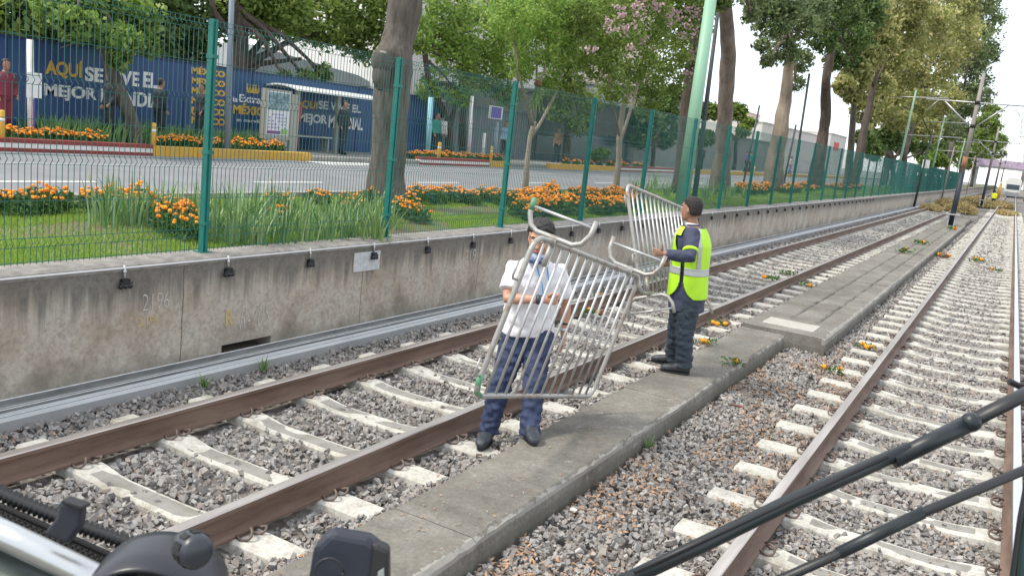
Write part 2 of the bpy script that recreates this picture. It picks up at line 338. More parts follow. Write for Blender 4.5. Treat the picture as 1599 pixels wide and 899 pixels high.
kerb_run(yk[1], yk[2], 'yellow', 'yellow kerb in front of the bus shelter and its poster panel')
kerb_run(yk[2]+.02, yk[3]-.02, 'grey', 'low bare grey kerb where the bus shelter opens to the road')
kerb_run(yk[3], yk[4]-.02, 'striped', 'striped red and white kerb just right of the thick tree trunk')
kerb_run(yk[4], yk[5], 'yellow', 'short yellow kerb end behind the third fence post')
kerb_run(yk[6], yk[7]-.02, 'yellow', 'yellow kerb in front of the bright round bush')
kerb_run(yk[7], yk[8], 'striped', 'striped red and white kerb seen left of the pale green pole')
kerb_run(yk[8]+.02, yk[8]+60, 'yellow', 'long distant yellow kerb seen beyond the pale green pole')

# ---------------------------------------------------------------- retaining wall
wall = empty('retaining_wall', (-6.35, 0, 0), 0, 'stained concrete retaining wall with dark streaks, running beside the left track under the green fence', 'wall')
ny0, ny1, nz0, nz1 = 5.78, 6.42, .055, .175
b = MB()
def wbox(y0, y1, z0, z1): b.box(-.15, .15, y0, y1, z0, z1)
wbox(-6, ny0, -.3, 1.0); wbox(ny1, 260, -.3, 1.0); wbox(ny0, ny1, nz1, 1.0); wbox(ny0, ny1, -.3, nz0)
b.build('wall_face', M_wall, wall)
b = MB(); b.box(-.155, -.145, ny0-.05, ny1+.05, nz0-.05, nz1+.05); b.build('drain_opening', M_blackm, wall)
b = MB(); R_ = []
for y in np.linspace(-6, 260, 700):
    j = lambda s: .006*noise.noise((y*2.1, s, 0))
    R_.append([(-.17, y, .985), (-.17, y, 1.045+j(1)), (.12+j(2), y, 1.048+j(3)), (.157+j(4), y, 1.03+j(5)), (.158+j(6), y, .985)])
b.rings(R_, True); b.build('wall_cap', M_cap, wall)
b = MB(); b.tube([(.166, -4, 1.015), (.166, 120, 1.015)], .009, 6); b.build('edge_strip', mat('thin_white_cable', (.55, .56, .57), .5), wall)
# text helper (walls facing +X)
def text_obj(s, y0, y1, z0, z1, X, m, parent=None, name='lettering', bold=.02, ext=.004, shear=0, face='x', rel=None):
    cu_ = bpy.data.curves.new('t', 'FONT'); cu_.body = s; cu_.size = 1; cu_.offset = bold; cu_.extrude = ext; cu_.shear = shear; cu_.fill_mode = 'BOTH'
    me = evaluated_mesh(bpy.data.objects.new('t', cu_))
    v = np.zeros(len(me.vertices)*3, np.float32); me.vertices.foreach_get('co', v); v = v.reshape(-1, 3)
    lo, hi = v.min(0), v.max(0); u = (v[:, 0]-lo[0])/(hi[0]-lo[0]); t = (v[:, 1]-lo[1])/(hi[1]-lo[1])
    if face == 'x': co = np.stack([X+v[:, 2], y0+u*(y1-y0), z0+t*(z1-z0)], 1)
    else:                                                    # face given by origin, right, up, normal vectors
        o_, r_, u_, n_ = [np.array(q) for q in rel]
        co = o_+np.outer(y0+u*(y1-y0), r_)+np.outer(z0+t*(z1-z0), u_)+np.outer(v[:, 2], n_)
    if parent and face == 'x': co = co-np.array(parent.location)
    me.vertices.foreach_set('co', co.astype(np.float32).ravel()); me.materials.clear(); me.materials.append(m); me.update()
    ob = bpy.data.objects.new(name, me); COL.objects.link(ob)
    if parent: ob.parent = parent
    return ob
def text_px(s, x0, y0, x1, y1, X, m, parent, **k):
    A, B = VX(x0, y0, X), VX(x1, y1, X); return text_obj(s, A.y, B.y, B.z, A.z, X, m, parent, **k)
M_chalk = mat('faded_white_paint', (.50, .49, .46), .9, (.40, .38, .34), 30); M_yp = mat('faded_yellow_paint', (.50, .38, .13), .9, (.42, .34, .20), 30)
text_px('2196', 223, 460, 264, 480, -6.196, M_chalk, wall, name='painted_number', bold=-.02, ext=.001)
text_px('2,196', 216, 496, 247, 508, -6.196, M_yp, wall, name='painted_number', bold=.01, ext=.001)
text_px('R', 353, 485, 364, 507, -6.196, M_yp, wall, name='painted_number', bold=.02, ext=.001)
text_px('R-705', 376, 478, 420, 506, -6.196, M_chalk, wall, name='painted_number', bold=-.02, ext=.001, shear=.3)
text_px('219', 727, 391, 742, 408, -6.196, M_chalk, wall, name='painted_number', bold=-.02, ext=.001)
# notice pasted on wall
A, B = VX(554, 394, -6.19), VX(592, 420, -6.19)
b = MB(); b.box(-6.197, -6.19, A.y, B.y, B.z, A.z-.01)
nt_ = b.build('paper_notice', mat('weathered_paper', (.52, .55, .57), .8, (.40, .41, .42), 12)); tag(nt_, 'torn weathered white notice pasted on the concrete wall near its top edge', 'notice')
# cable hangers
hp = [(193, 440), (355, 415), (483, 401), (583, 388), (667, 379), (738, 372), (797, 366), (853, 358), (893, 353), (935, 351), (972, 346)]
hyl = [VX(q[0], q[1], -6.19).y for q in hp]; yy = hyl[-1]
while yy < 48: yy += 1.12; hyl.append(yy)
hg = empty('cable_clamp', (-6.19, hyl[0], 0)); 
b = MB(); b.tube([(.012, 0, 1.04), (.014, 0, .97), (.02, 0, .93)], .011, 6); b.ball((.014, 0, .985), .018, n=8, m=5); b.build('clamp_bolt', M_gal, hg, True)
b = MB(); b.box(-.0, .05, -.035, .035, .875, .925)
for s in (-.03, .0, .03): b.ball((.035, s*1.4, .865), .024, .024, .022, 7, 5)
b.tube([(.04, -.05, .90), (.05, -.02, .87), (.05, .03, .87), (.04, .06, .90)], .008, 5); b.build('clamp_jaw', M_black, hg)
hk = kids(hg); nth = ['first', 'second', 'third', 'fourth', 'fifth', 'sixth', 'seventh', 'eighth', 'ninth', 'tenth', 'eleventh']
for i, y in enumerate(hyl):
    o = hg if i == 0 else copy_tree(hg, hk, (-6.19, y, 0)); o.scale = (.8, random.uniform(.75, 1.1), 1)
    tag(o, (nth[i]+' black cable clamp from the left, bolted under the top edge of the concrete wall') if i < 11 else 'small distant black cable clamp along the top of the concrete wall beyond the second worker', 'cable clamp', 'cable clamps along the wall top')

# ---------------------------------------------------------------- cable trough
ct = empty('cable_trough', (-6.05, 0, 0), 0, 'long grey metal cable trough running along the foot of the concrete wall', 'cable trough')
b = MB(); b.box(-.15, .045, -6, 230, -.1, .065); b.box(-.15, -.138, -6, 230, .065, .092); b.box(.03, .045, -6, 230, .065, .088); b.build('trough_lid', M_grime, ct)
b = MB(); R_ = []
for y in np.linspace(-6, 230, 120):
    j = .006*noise.noise((y*.7, 3, 0)); R_.append([(.05, y, -.06), (.05, y, .075+j), (.072, y, .082+j), (.088, y, .055+j), (.10, y, .06+j), (.125, y, .035+j), (.125, y, -.06)])
b.rings(R_, True); b.build('side_channel', M_trough, ct)
b = MB(); b.tube([(-.142, -6, .098), (-.142, 230, .098)], .007, 5); b.tube([(.038, -6, .093), (.038, 230, .093)], .006, 5); b.tube([(.095, -6, .064), (.095, 230, .064)], .005, 5); b.tube([(-.06, -6, .069), (-.06, 230, .069)], .004, 5); b.build('highlight_strip', M_gal, ct)  # thin pale tubes added to imitate bright highlights along the trough

# ---------------------------------------------------------------- rails
def rail(x, label, headmat, y0=-6, y1=300):
    prof = [(-.075, 0), (.075, 0), (.075, .012), (.012, .03), (.009, .12), (.034, .135), (.036, .162), (.03, .17), (-.03, .17), (-.036, .162), (-.034, .135), (-.009, .12), (-.012, .03), (-.075, .012)]
    b = MB(); ys = [y0+(y1-y0)*i/24 for i in range(25)]; R_ = [[(p[0], y, p[1]+.002) for p in prof] for y in ys]
    n = len(prof); b.rings(R_, True)
    for i, f in enumerate(b.f):
        js = sorted(set(k % n for k in f))
        if len(f) == 4 and all(j in (7, 8) for j in js): b.m[i] = 1
        elif len(f) == 4 and all(j in (6, 7, 8, 9) for j in js): b.m[i] = 1
    o = b.build('rail', [M_rust, headmat]); o.location = (x, 0, 0)
    return tag(o, label, 'rail', 'steel rails of the two tracks')
RX = [-5.088, -3.583, -1.058, .447]
rail(RX[0], 'rusty rail nearest the concrete wall, farther rail of the left track', M_head)
rail(RX[1], 'rusty rail of the left track, beside the narrow concrete platform', M_head)
rail(RX[2], 'worn brown rail of the right track, the one crossed by the upper wiper arm', M_head)
rail(RX[3], 'bright polished rail at the right edge of the photo', M_shine)
# ---------------------------------------------------------------- sleepers
def sleeper_mesh():
    b = MB(); R_ = []
    for x in np.linspace(-1.25, 1.25, 27):
        a = abs(x); t = min(max((a-.30)/.32, 0), 1); t = t*t*(3-2*t)
        e = min(max((a-.95)/.28, 0), 1)
        top = -.030+.030*t-.003*e; hw = .082+.018*t-.004*e; bw = hw+.03
        z0 = -.2; R_.append([(x, -bw, z0), (x, -hw-.012, top-.018), (x, -hw+.004, top), (x, hw-.004, top), (x, hw+.012, top-.018), (x, bw, z0)])
    b.rings(R_, True); return b
slo = empty('sleeper'); sb = sleeper_mesh().build('sleeper_body', M_slp, slo)
sk = [sb]
for sx in (-.7525, .7525):
    b = MB(); b.box(sx-.09, sx+.09, -.08, .08, -.01, .0015); bp_ = b.build('base_plate', M_clip, slo); sk.append(bp_)
    for sg in (-1, 1):
        b = MB(); cx = sx+sg*.108; pts = []
        for q in range(23):      # two linked spring coils held by a bolt in the middle
            a = -2.2+q*.2*1.05*2; y_ = -.085+.17*q/22; pts.append((cx+sg*.02+.030*math.cos(a)*sg, y_, .030+.024*math.sin(a)))
        b.tube([(cx-sg*.04, -.07, .016)]+pts+[(cx-sg*.04, .07, .016)], .0085, 6)
        sk.append(b.build('rail_clip', M_clip, slo, True))
ones = ['', 'first', 'second', 'third', 'fourth', 'fifth', 'sixth', 'seventh', 'eighth', 'ninth', 'tenth', 'eleventh', 'twelfth', 'thirteenth', 'fourteenth', 'fifteenth', 'sixteenth', 'seventeenth', 'eighteenth', 'nineteenth']
def ordw(i): return ones[i] if i < 20 else ('twenty-' if i < 30 else 'thirty-')+ones[i % 10] if i % 10 else {20: 'twentieth', 30: 'thirtieth'}[i]
first = True
for tx, ph, side in ((-4.335, 3.53, 'left'), (-.3055, 6.29, 'right')):
    cnt = 0
    for k in range(-13, 118):
        y = ph+.729*k
        if y < (1.9 if side == 'left' else 2.0): continue
        cnt += 1; near = y < 15; kl = sk if near else [sb]
        if first: o = slo; o.location = (tx, y, 0); first = False
        else: o = copy_tree(slo, kl, (tx, y, 0))
        o.rotation_euler = (0, 0, random.uniform(-.006, .006)); o.location.z = random.uniform(-.004, .002)
        if y < 18: lb = ('pale concrete sleeper with dusty middle, %s from the camera under the %s track' if y < 9 else 'pale concrete sleeper, %s from the camera under the %s track') % (ordw(cnt), side); gp = 'sleepers of the %s track near the camera' % side
        else: lb = 'small distant concrete sleeper of the %s track, beyond the widened platform block' % side; gp = 'distant sleepers of the %s track' % side
        tag(o, lb, 'sleeper', gp)
# ---------------------------------------------------------------- platform slab
def slab(x0, x1, y0, y1, zt, name='slab', parent=None, step=.045, seed=0):
    b = MB(); R_ = []
    n_ = max(int((y1-y0)/step), 4)
    for i in range(n_+1):
        y = y0+(y1-y0)*i/n_; e = lambda s, a: a*noise.noise((y*3.1+seed, s*7.3, seed))+a*.6*noise.noise((y*14, s*5.1, seed))
        row = [(x0+e(1, .02), y, -.25), (x0+e(2, .02), y, zt-.02), (x0+.03+e(3, .015), y, zt)]
        for t in np.linspace(.15, .85, 6): row.append((x0+(x1-x0)*t, y, zt+.006*noise.noise((y*1.1, t*3, seed))))
        row += [(x1-.03+e(4, .018), y, zt+e(8, .004)), (x1+e(5, .014), y, zt-.022+e(6, .012)), (x1+.008+e(7, .012), y, zt-.09), (x1+.02+e(9, .012), y, -.25)]
        R_.append(row)
    b.rings(R_, True); return b.build(name, M_plat, parent)
pf = empty('concrete_platform', (0, 0, 0), 0, 'narrow old concrete walkway slab between the two tracks, widening into a block', 'platform')
ys = [-3, 1.35, 4.10, 7.75, 11.95]
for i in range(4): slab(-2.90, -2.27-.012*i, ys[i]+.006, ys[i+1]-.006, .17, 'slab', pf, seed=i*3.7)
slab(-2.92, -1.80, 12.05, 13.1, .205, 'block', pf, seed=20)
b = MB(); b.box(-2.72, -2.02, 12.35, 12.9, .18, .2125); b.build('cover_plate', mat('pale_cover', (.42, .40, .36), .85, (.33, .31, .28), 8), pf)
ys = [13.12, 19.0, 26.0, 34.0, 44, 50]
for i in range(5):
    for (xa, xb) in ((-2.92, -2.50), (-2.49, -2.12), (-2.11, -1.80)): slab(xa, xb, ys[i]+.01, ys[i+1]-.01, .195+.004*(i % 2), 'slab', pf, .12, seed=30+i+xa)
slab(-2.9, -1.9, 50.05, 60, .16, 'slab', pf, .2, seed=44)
# ---------------------------------------------------------------- ballast stones
ico = bmesh.new(); bmesh.ops.create_cube(ico, size=1.35); bmesh.ops.triangulate(ico, faces=ico.faces[:])
IV = np.array([v.co[:] for v in ico.verts]); IF = np.array([[v.index for v in f.verts] for f in ico.faces]); ico.free()
def rot_many(n):
    q = rng.normal(size=(n, 4)); q /= np.linalg.norm(q, axis=1)[:, None]; w_, x, y, z = q.T
    return np.stack([np.stack([1-2*(y*y+z*z), 2*(x*y-z*w_), 2*(x*z+y*w_)], 1), np.stack([2*(x*y+z*w_), 1-2*(x*x+z*z), 2*(y*z-x*w_)], 1), np.stack([2*(x*z-y*w_), 2*(y*z+x*w_), 1-2*(x*x+y*y)], 1)], 1)
def stones(name, P, S, m, flat=.62):
    n = len(P); base = IV[None]*(1+rng.uniform(-.48, .22, (n, len(IV), 3))); sc = np.stack([rng.uniform(.75, 1.25, n), rng.uniform(.55, 1., n), rng.uniform(.4, .85, n)], 1)*S[:, None]
    v = base*sc[:, None, :]; v = np.einsum('nij,nkj->nki', rot_many(n), v)+P[:, None, :]
    F = (IF[None]+(np.arange(n)*len(IV))[:, None, None]).reshape(-1, 3)
    return npmesh(name, v.reshape(-1, 3), F, m)
def scatter(x0, x1, y0, y1, den, smin, smax, zf):
    n = int((x1-x0)*(y1-y0)*den); X = rng.uniform(x0, x1, n); Y = rng.uniform(y0, y1, n); S = rng.uniform(smin, smax, n)**1.0
    Z = zf(X, Y)+rng.uniform(-.028, .012, n)
    return X, Y, Z, S
def zbal(X, Y):
    z = -.038+.010*np.sin(X*3.1+Y*.8)*np.sin(Y*2.3)
    for rx in RX: z = np.where(np.abs(X-rx) < .14, z-.02, z)
    z = z+.034*np.clip((-1.55-X)/.2, 0, 1)*(X > -2.4)
    for tx in (-4.335, -.3055): z = np.where(np.abs(X-tx) < .72, z-.012, z)
    z = np.where((X > -3.15) & (X < -2.9), .03+z*.5+(X+3.15)*.25, z)
    return z
P_, S_ = [], []
for (xa, xb, y0, y1, den, s0, s1) in ((-5.93, -2.86, 1.2, 9, 1000, .012, .040), (-2.32, 1.1, .3, 9, 1100, .012, .036), (-5.93, -2.86, 9, 17, 700, .016, .038), (-2.3, 1.3, 9, 17, 700, .016, .038), (-5.93, -2.9, 17, 34, 260, .026, .05), (-1.8, 1.6, 17, 34, 260, .026, .05), (-5.93, 1.8, 34, 70, 45, .04, .075)):
    X, Y, Z, S = scatter(xa, xb, y0, y1, den, s0, s1, zbal); ok = np.ones(len(X), bool)
    for tx, ph in ((-4.335, 3.53), (-.3055, 6.29)):
        dy = np.abs((Y-ph+.3645) % .729-.3645); inx = np.abs(X-tx) < 1.25
        hit = inx & (dy < .112+S*.4); keep = rng.random(len(X)) < np.where(np.abs(X-tx) < .45, .05, .0)
        Z = np.where(hit & keep, -.03, Z); ok &= ~(hit & ~keep)
    for rx in RX: ok &= np.abs(X-rx) > .055+S*.5
    ok &= ~((X > -2.95+.02) & (X < -2.24) & (Y < 12.1)); ok &= ~((X > -2.95) & (X < -1.77) & (Y > 12.0) & (Y < 60))
    P_.append(np.stack([X, Y, Z], 1)[ok]); S_.append(S[ok])
tag(stones('ballast', np.concatenate(P_), np.concatenate(S_), M_stone), 'loose grey crushed stone ballast filling both tracks', 'ballast', kind='stuff')
# dry leaf litter
def leaves_np(C, size, asp=.5, flatten=None):
    n = len(C); R3 = rot_many(n)
    if flatten is not None:
        R3 = np.einsum('nij,njk->nik', np.tile(np.eye(3), (n, 1, 1))*np.array([1, 1, 1]), R3)
        a = rng.uniform(0, 2*np.pi, n); t = rng.normal(0, flatten, n); t2 = rng.normal(0, flatten, n)
        ca, sa = np.cos(a), np.sin(a); u = np.stack([ca, sa, t], 1); v = np.stack([-sa, ca, t2], 1)
    else: u, v = R3[:, :, 0], R3[:, :, 1]
    s = (size*rng.uniform(.65, 1.35, n))[:, None]
    V = np.stack([C-u*s*.5, C+v*s*asp*.5, C+u*s*.5, C-v*s*asp*.5], 1).reshape(-1, 3)
    return V, np.arange(n*4).reshape(-1, 4)
n = 8200; X = np.concatenate([rng.uniform(-2.25, -1.2, n), rng.uniform(-1.7, .4, 900), rng.uniform(-3.2, -2.9, 260), rng.uniform(-5.8, -5.2, 300)]); N_ = len(X)
Y = rng.uniform(1.5, 13, N_); Y[:n] = 1.5+11.5*rng.random(n)**1.3; k_ = np.array([noise.noise((x*2.2, y*1.3, 5)) for x, y in zip(X, Y)]); ok = k_ > -.12; X, Y = X[ok], Y[ok]
C = np.stack([X, Y, zbal(X, Y)+rng.uniform(.005, .03, len(X))], 1); V, F = leaves_np(C, .040, .38, .35)
tag(npmesh('leaf_litter', V, F, M_litter), 'dry orange brown leaves scattered over the ballast beside the platform', 'leaf litter', kind='stuff')
n = 260; X = rng.uniform(-2.85, -2.32, n); Y = rng.uniform(2, 12, n); V, F = leaves_np(np.stack([X, Y, np.full(n, .182)], 1), .025, .4, .15)
tag(npmesh('slab_litter', V, F, M_litter), 'tiny dry leaves and chips lying on the concrete slab', 'leaf litter', kind='stuff')

# ---------------------------------------------------------------- mesh fence
FX = -6.40; PITCH = 2.735; FY0 = 5.68-3*PITCH
fence = empty('mesh_fence', (FX, 0, 0), 0, 'tall green welded mesh fence with folded wires standing on the concrete wall', 'fence')
folds = [(3.085, 3.035), (2.48, 2.415), (1.90, 1.83), (1.265, 1.195)]
def fence_panel(full=True):
    b = MB(); z = [3.125]
    zz = [(3.125, 0)]
    for a, c in folds: zz += [(a, 0), ((a+c)/2, .032), (c, 0)]
    zz.append((1.06, 0)); yy = np.arange(.075, PITCH-.06, .05)
    for y in yy:
        R_ = []
        for (zv, dx) in zz:
            h = .0021; R_.append([(dx-h, y-h, zv), (dx+h, y-h, zv), (dx+h, y+h, zv), (dx-h, y+h, zv)])
        b.rings(R_, True, False)
    for zv in [3.125, 3.085, 3.035, 2.76, 2.48, 2.415, 2.16, 1.90, 1.83, 1.55, 1.265, 1.195, 1.08]:
        b.box(.002, .0065, .04, PITCH-.04, zv-.0024, zv+.0024)
    return b
def fence_post():
    b = MB(); b.box(-.032, .032, -.028, .028, 1.02, 3.14); b.box(.032, .044, -.012, .012, 1.02, 3.12)
    for zv in (1.3, 1.95, 2.8): b.box(-.036, .050, -.034, .034, zv, zv+.035)
    b.box(-.06, .06, -.06, .06, 1.045, 1.055); return b
pm = po = None
for i in range(48):
    y = FY0+PITCH*i
    if pm is None: pm = fence_panel().build('mesh_panel', M_wire, fence); po = fence_post().build('post', M_green, fence); pm.location.y = y; po.location.y = y
    else:
        for src in (pm, po): c = src.copy(); COL.objects.link(c); c.location.y = y
# ================================================================ VEGETATION on the verge
def lawn(x0, x1, y0, y1, n, h, name='lawn_grass'):
    X = rng.uniform(x0, x1, n); Y = rng.uniform(y0, y1, n)
    k_ = np.array([noise.noise((x*.8, y*.8, 2.)) for x, y in zip(X, Y)]); ok = k_+rng.uniform(-.15, .15, n) > -.22
    bare = ((X < -7.7) & (X > -8.4) & (Y < 9)); ok &= ~(bare & (rng.random(n) < .75)); X, Y = X[ok], Y[ok]; n = len(X)
    Z = np.array([1.0+.05*noise.noise((x*.9, y*.9, 0)) for x, y in zip(X, Y)]); a = rng.uniform(0, 2*np.pi, n); w_ = h*.12; hh = h*rng.uniform(.5, 1.2, n)
    P = np.stack([X, Y, Z], 1); s = np.stack([np.cos(a), np.sin(a), 0*a], 1)*w_; t = np.stack([rng.normal(0, .35, n)*hh, rng.normal(0, .35, n)*hh, hh], 1)
    V = np.stack([P-s, P+s, P+t], 1).reshape(-1, 3); return V, np.arange(n*3).reshape(-1, 3)
V1, F1 = lawn(-10.1, -6.52, 2.5, 16, 150000, .045); V2, F2 = lawn(-10.1, -6.52, 16, 40, 90000, .07); V3, F3 = lawn(-10.1, -6.52, 40, 120, 50000, .16)
V = np.concatenate([V1, V2, V3]); F = np.concatenate([F1, F2+len(V1), F3+len(V1)+len(V2)])
tag(npmesh('lawn_grass', V, F, M_grass), 'short green grass with bare earth patches behind the fence', 'grass', kind='stuff')
def strap_clump(n=70, h=.62, spread=.32, w=.011):
    b = MB()
    for i in range(n):
        a = random.uniform(0, 6.283); r = random.uniform(0, spread*.5); hh = h*random.uniform(.6, 1.1); lean = random.uniform(.05, .55)*hh; droop = random.choice([0, .2, .4, .6, 1.1])
        d = Vector((math.cos(a), math.sin(a), 0)); s = Vector((-d.y, d.x, 0)); p0 = d*r; R_ = []
        for k in range(5):
            t = k/4; p = p0+d*lean*(t**1.8)+Vector((0, 0, hh*(t-droop*.45*t**3))); ww = w*(1-t**2.2)+.0008; R_.append([p-s*ww, p+s*ww])
        b.rings(R_, False, False)
    return b
sm = [strap_clump(34, .62, .46, .010).build('strap_leaf_clump', M_strap) for _ in range(3)]
spots = [(165, 352), (185, 345), (205, 352), (335, 372), (350, 362), (365, 380), (385, 372), (405, 384), (420, 366), (440, 380), (455, 360), (475, 378), (495, 368), (515, 376), (535, 362), (552, 374), (572, 364), (588, 376), (602, 355), (360, 348), (395, 350), (430, 346), (470, 348), (510, 346), (550, 345), (590, 343), (575, 350), (230, 348), (255, 350), (300, 352), (1010, 305), (1025, 300), (1040, 307), (1052, 300), (990, 302), (1100, 312), (1115, 306), (1130, 311), (1085, 305), (1142, 306), (1160, 310)]
for i, q in enumerate(spots):
    P = G(*q, 1.02); P.x = max(P.x, -10.0)
    o = sm[i] if i < 3 else sm[i % 3].copy()
    if i >= 3: COL.objects.link(o)
    o.location = P; s = random.uniform(.8, 1.12); o.scale = (s*1.05, s*1.05, s*(.88 if q[1] > 340 else 1.05)); o.rotation_euler = (0, 0, random.uniform(0, 6))
    if q[1] < 320: lb, gp = 'dark tufts of tall strap leaves around the foot of the pale green pole', 'distant strap leaf tufts near the green pole'
    elif q[0] < 310: lb, gp = 'thin sparse tuft of tall strap leaves left of the first tall fence post', 'sparse strap leaf tufts by the marigolds'
    else: lb, gp = 'tall arching strap leaf clump between the first and second tall fence posts', 'strap leaf clumps before the thick trunk'
    tag(o, lb, 'leafy clump', gp)
def marigold(nfl=12, h=.27, r=.19):
    root = empty('marigold_plant'); n = 420
    d = rng.normal(size=(n, 3)); d /= np.linalg.norm(d, axis=1)[:, None]; d[:, 2] = np.abs(d[:, 2]); rr = rng.uniform(.5, 1, n)[:, None]
    C = d*rr*np.array([r, r, h*.85])+np.array([0, 0, .02]); V, F = leaves_np(C, .06, .35); npmesh('foliage', V, F, M_mleaf, root)
    b = MB()
    for i in range(nfl):
        a = random.uniform(0, 6.283); q = math.sqrt(random.random())*r*.95; z = h*(1-.35*(q/r)**2)*random.uniform(.9, 1.12)
        f_ = random.uniform(.016, .030); b.ball((math.cos(a)*q, math.sin(a)*q, z), f_, f_, f_*.75, 7, 5, jit=.16)
    b.build('flower_heads', M_mflow, root); return root
MG = [marigold(n_) for n_ in (14, 10, 18, 8)]; MK = [kids(m) for m in MG]; mcount = [0]
def put_marigold(P, s, label, gp):
    i = mcount[0]; mcount[0] += 1
    o = MG[i] if i < 4 else copy_tree(MG[i % 4], MK[i % 4])
    o.location = P; o.rotation_euler = (0, 0, random.uniform(0, 6.28)); k = s*random.uniform(.85, 1.15); o.scale = (k, k, k); tag(o, label, 'marigold', gp)
for q in [(-20, 331), (12, 330), (32, 335), (55, 331), (72, 334), (90, 330), (140, 328), (158, 331), (172, 326)]: put_marigold(G(*q, 1.02), 1., 'orange marigold plant at the kerb edge left of the strap leaves', 'marigolds at far left by the kerb')
for q in [(190, 330), (205, 334), (220, 338), (236, 344), (250, 350), (262, 360), (275, 368), (288, 362), (296, 374), (262, 345), (240, 335), (215, 326), (300, 350), (280, 345)]: put_marigold(G(*q, 1.02), 1., 'orange marigold in the drift just left of the first tall fence post', 'marigold drift left of the first tall post')
for q in [(430, 322), (447, 325), (488, 318), (505, 320), (540, 322), (555, 330), (548, 340), (440, 352), (575, 318)]: put_marigold(G(*q, 1.02), .85, 'orange marigold peeping through the strap leaves before the thick trunk', 'marigolds among the strap leaves')
for q in [(618, 335), (630, 340), (645, 343), (655, 347), (640, 330)]: put_marigold(G(*q, 1.02), .95, 'orange marigold at the foot of the thick tree, right of the second tall post', 'marigolds at the foot of the thick tree')
for px in range(640, 812, 11): put_marigold(G(px, 312+(px-640)*.035+random.uniform(-2, 5), 1.02), 1., 'orange marigold in the row along the kerb between the second and third tall posts', 'marigold row along the kerb')
for k in range(95):
    px = random.uniform(808, 1000); t = random.random(); P = G(px, 305+t*(34-(px-800)*.02)+(0 if px > 850 else 8), 1.02)
    if P.x < -10.05 or P.x > -6.7: continue
    put_marigold(P, 1.05, 'orange marigold in the large dense bed behind the two workers', 'marigolds of the large bed')
for k in range(60):
    px = random.uniform(1150, 1345); P = VX(px, 300, random.uniform(-9.9, -8.2)); P.z = 1.02
    put_marigold(P, 1.3, 'distant orange marigold in the verge bed right of the man in the vest', 'distant marigolds on the verge')
for (a_, b_, nn, lb) in [(5, 160, 26, 'far marigold behind the striped kerb at the left'), (245, 345, 18, 'far marigold behind the yellow kerb left of the grey lamp post'), (362, 436, 16, 'far marigold in front of the poster panel of the bus shelter'), (640, 782, 34, 'far marigold behind the striped kerb right of the thick trunk'), (880, 1010, 12, 'far marigold near the bright round bush')]:
    for i in range(nn):
        P = VX(a_+(b_-a_)*(i+random.random())/nn, 232, -17.75-random.uniform(0, .45)); P.z = 1.06; put_marigold(P, 1.15, lb+' across the road', lb+' across the road')
# far strap-leaf strips against the hoarding
fs = strap_clump(160, .6, 1.3, .02).build('ornamental_grass', M_strap); n_ = 0
for (a_, b_, nn) in [(60, 350, 16), (360, 415, 3)]:
    for i in range(nn):
        P = VX(a_+(b_-a_)*(i+.5)/nn, 200, -19.3); P.z = 1.06; o = fs if n_ == 0 else fs.copy()
        if n_: COL.objects.link(o)
        n_ += 1; o.location = P; o.rotation_euler = (0, 0, i*1.3); tag(o, 'tuft of long green grass growing against the foot of the blue hoarding', 'grass tuft', 'grass tufts along the hoarding')

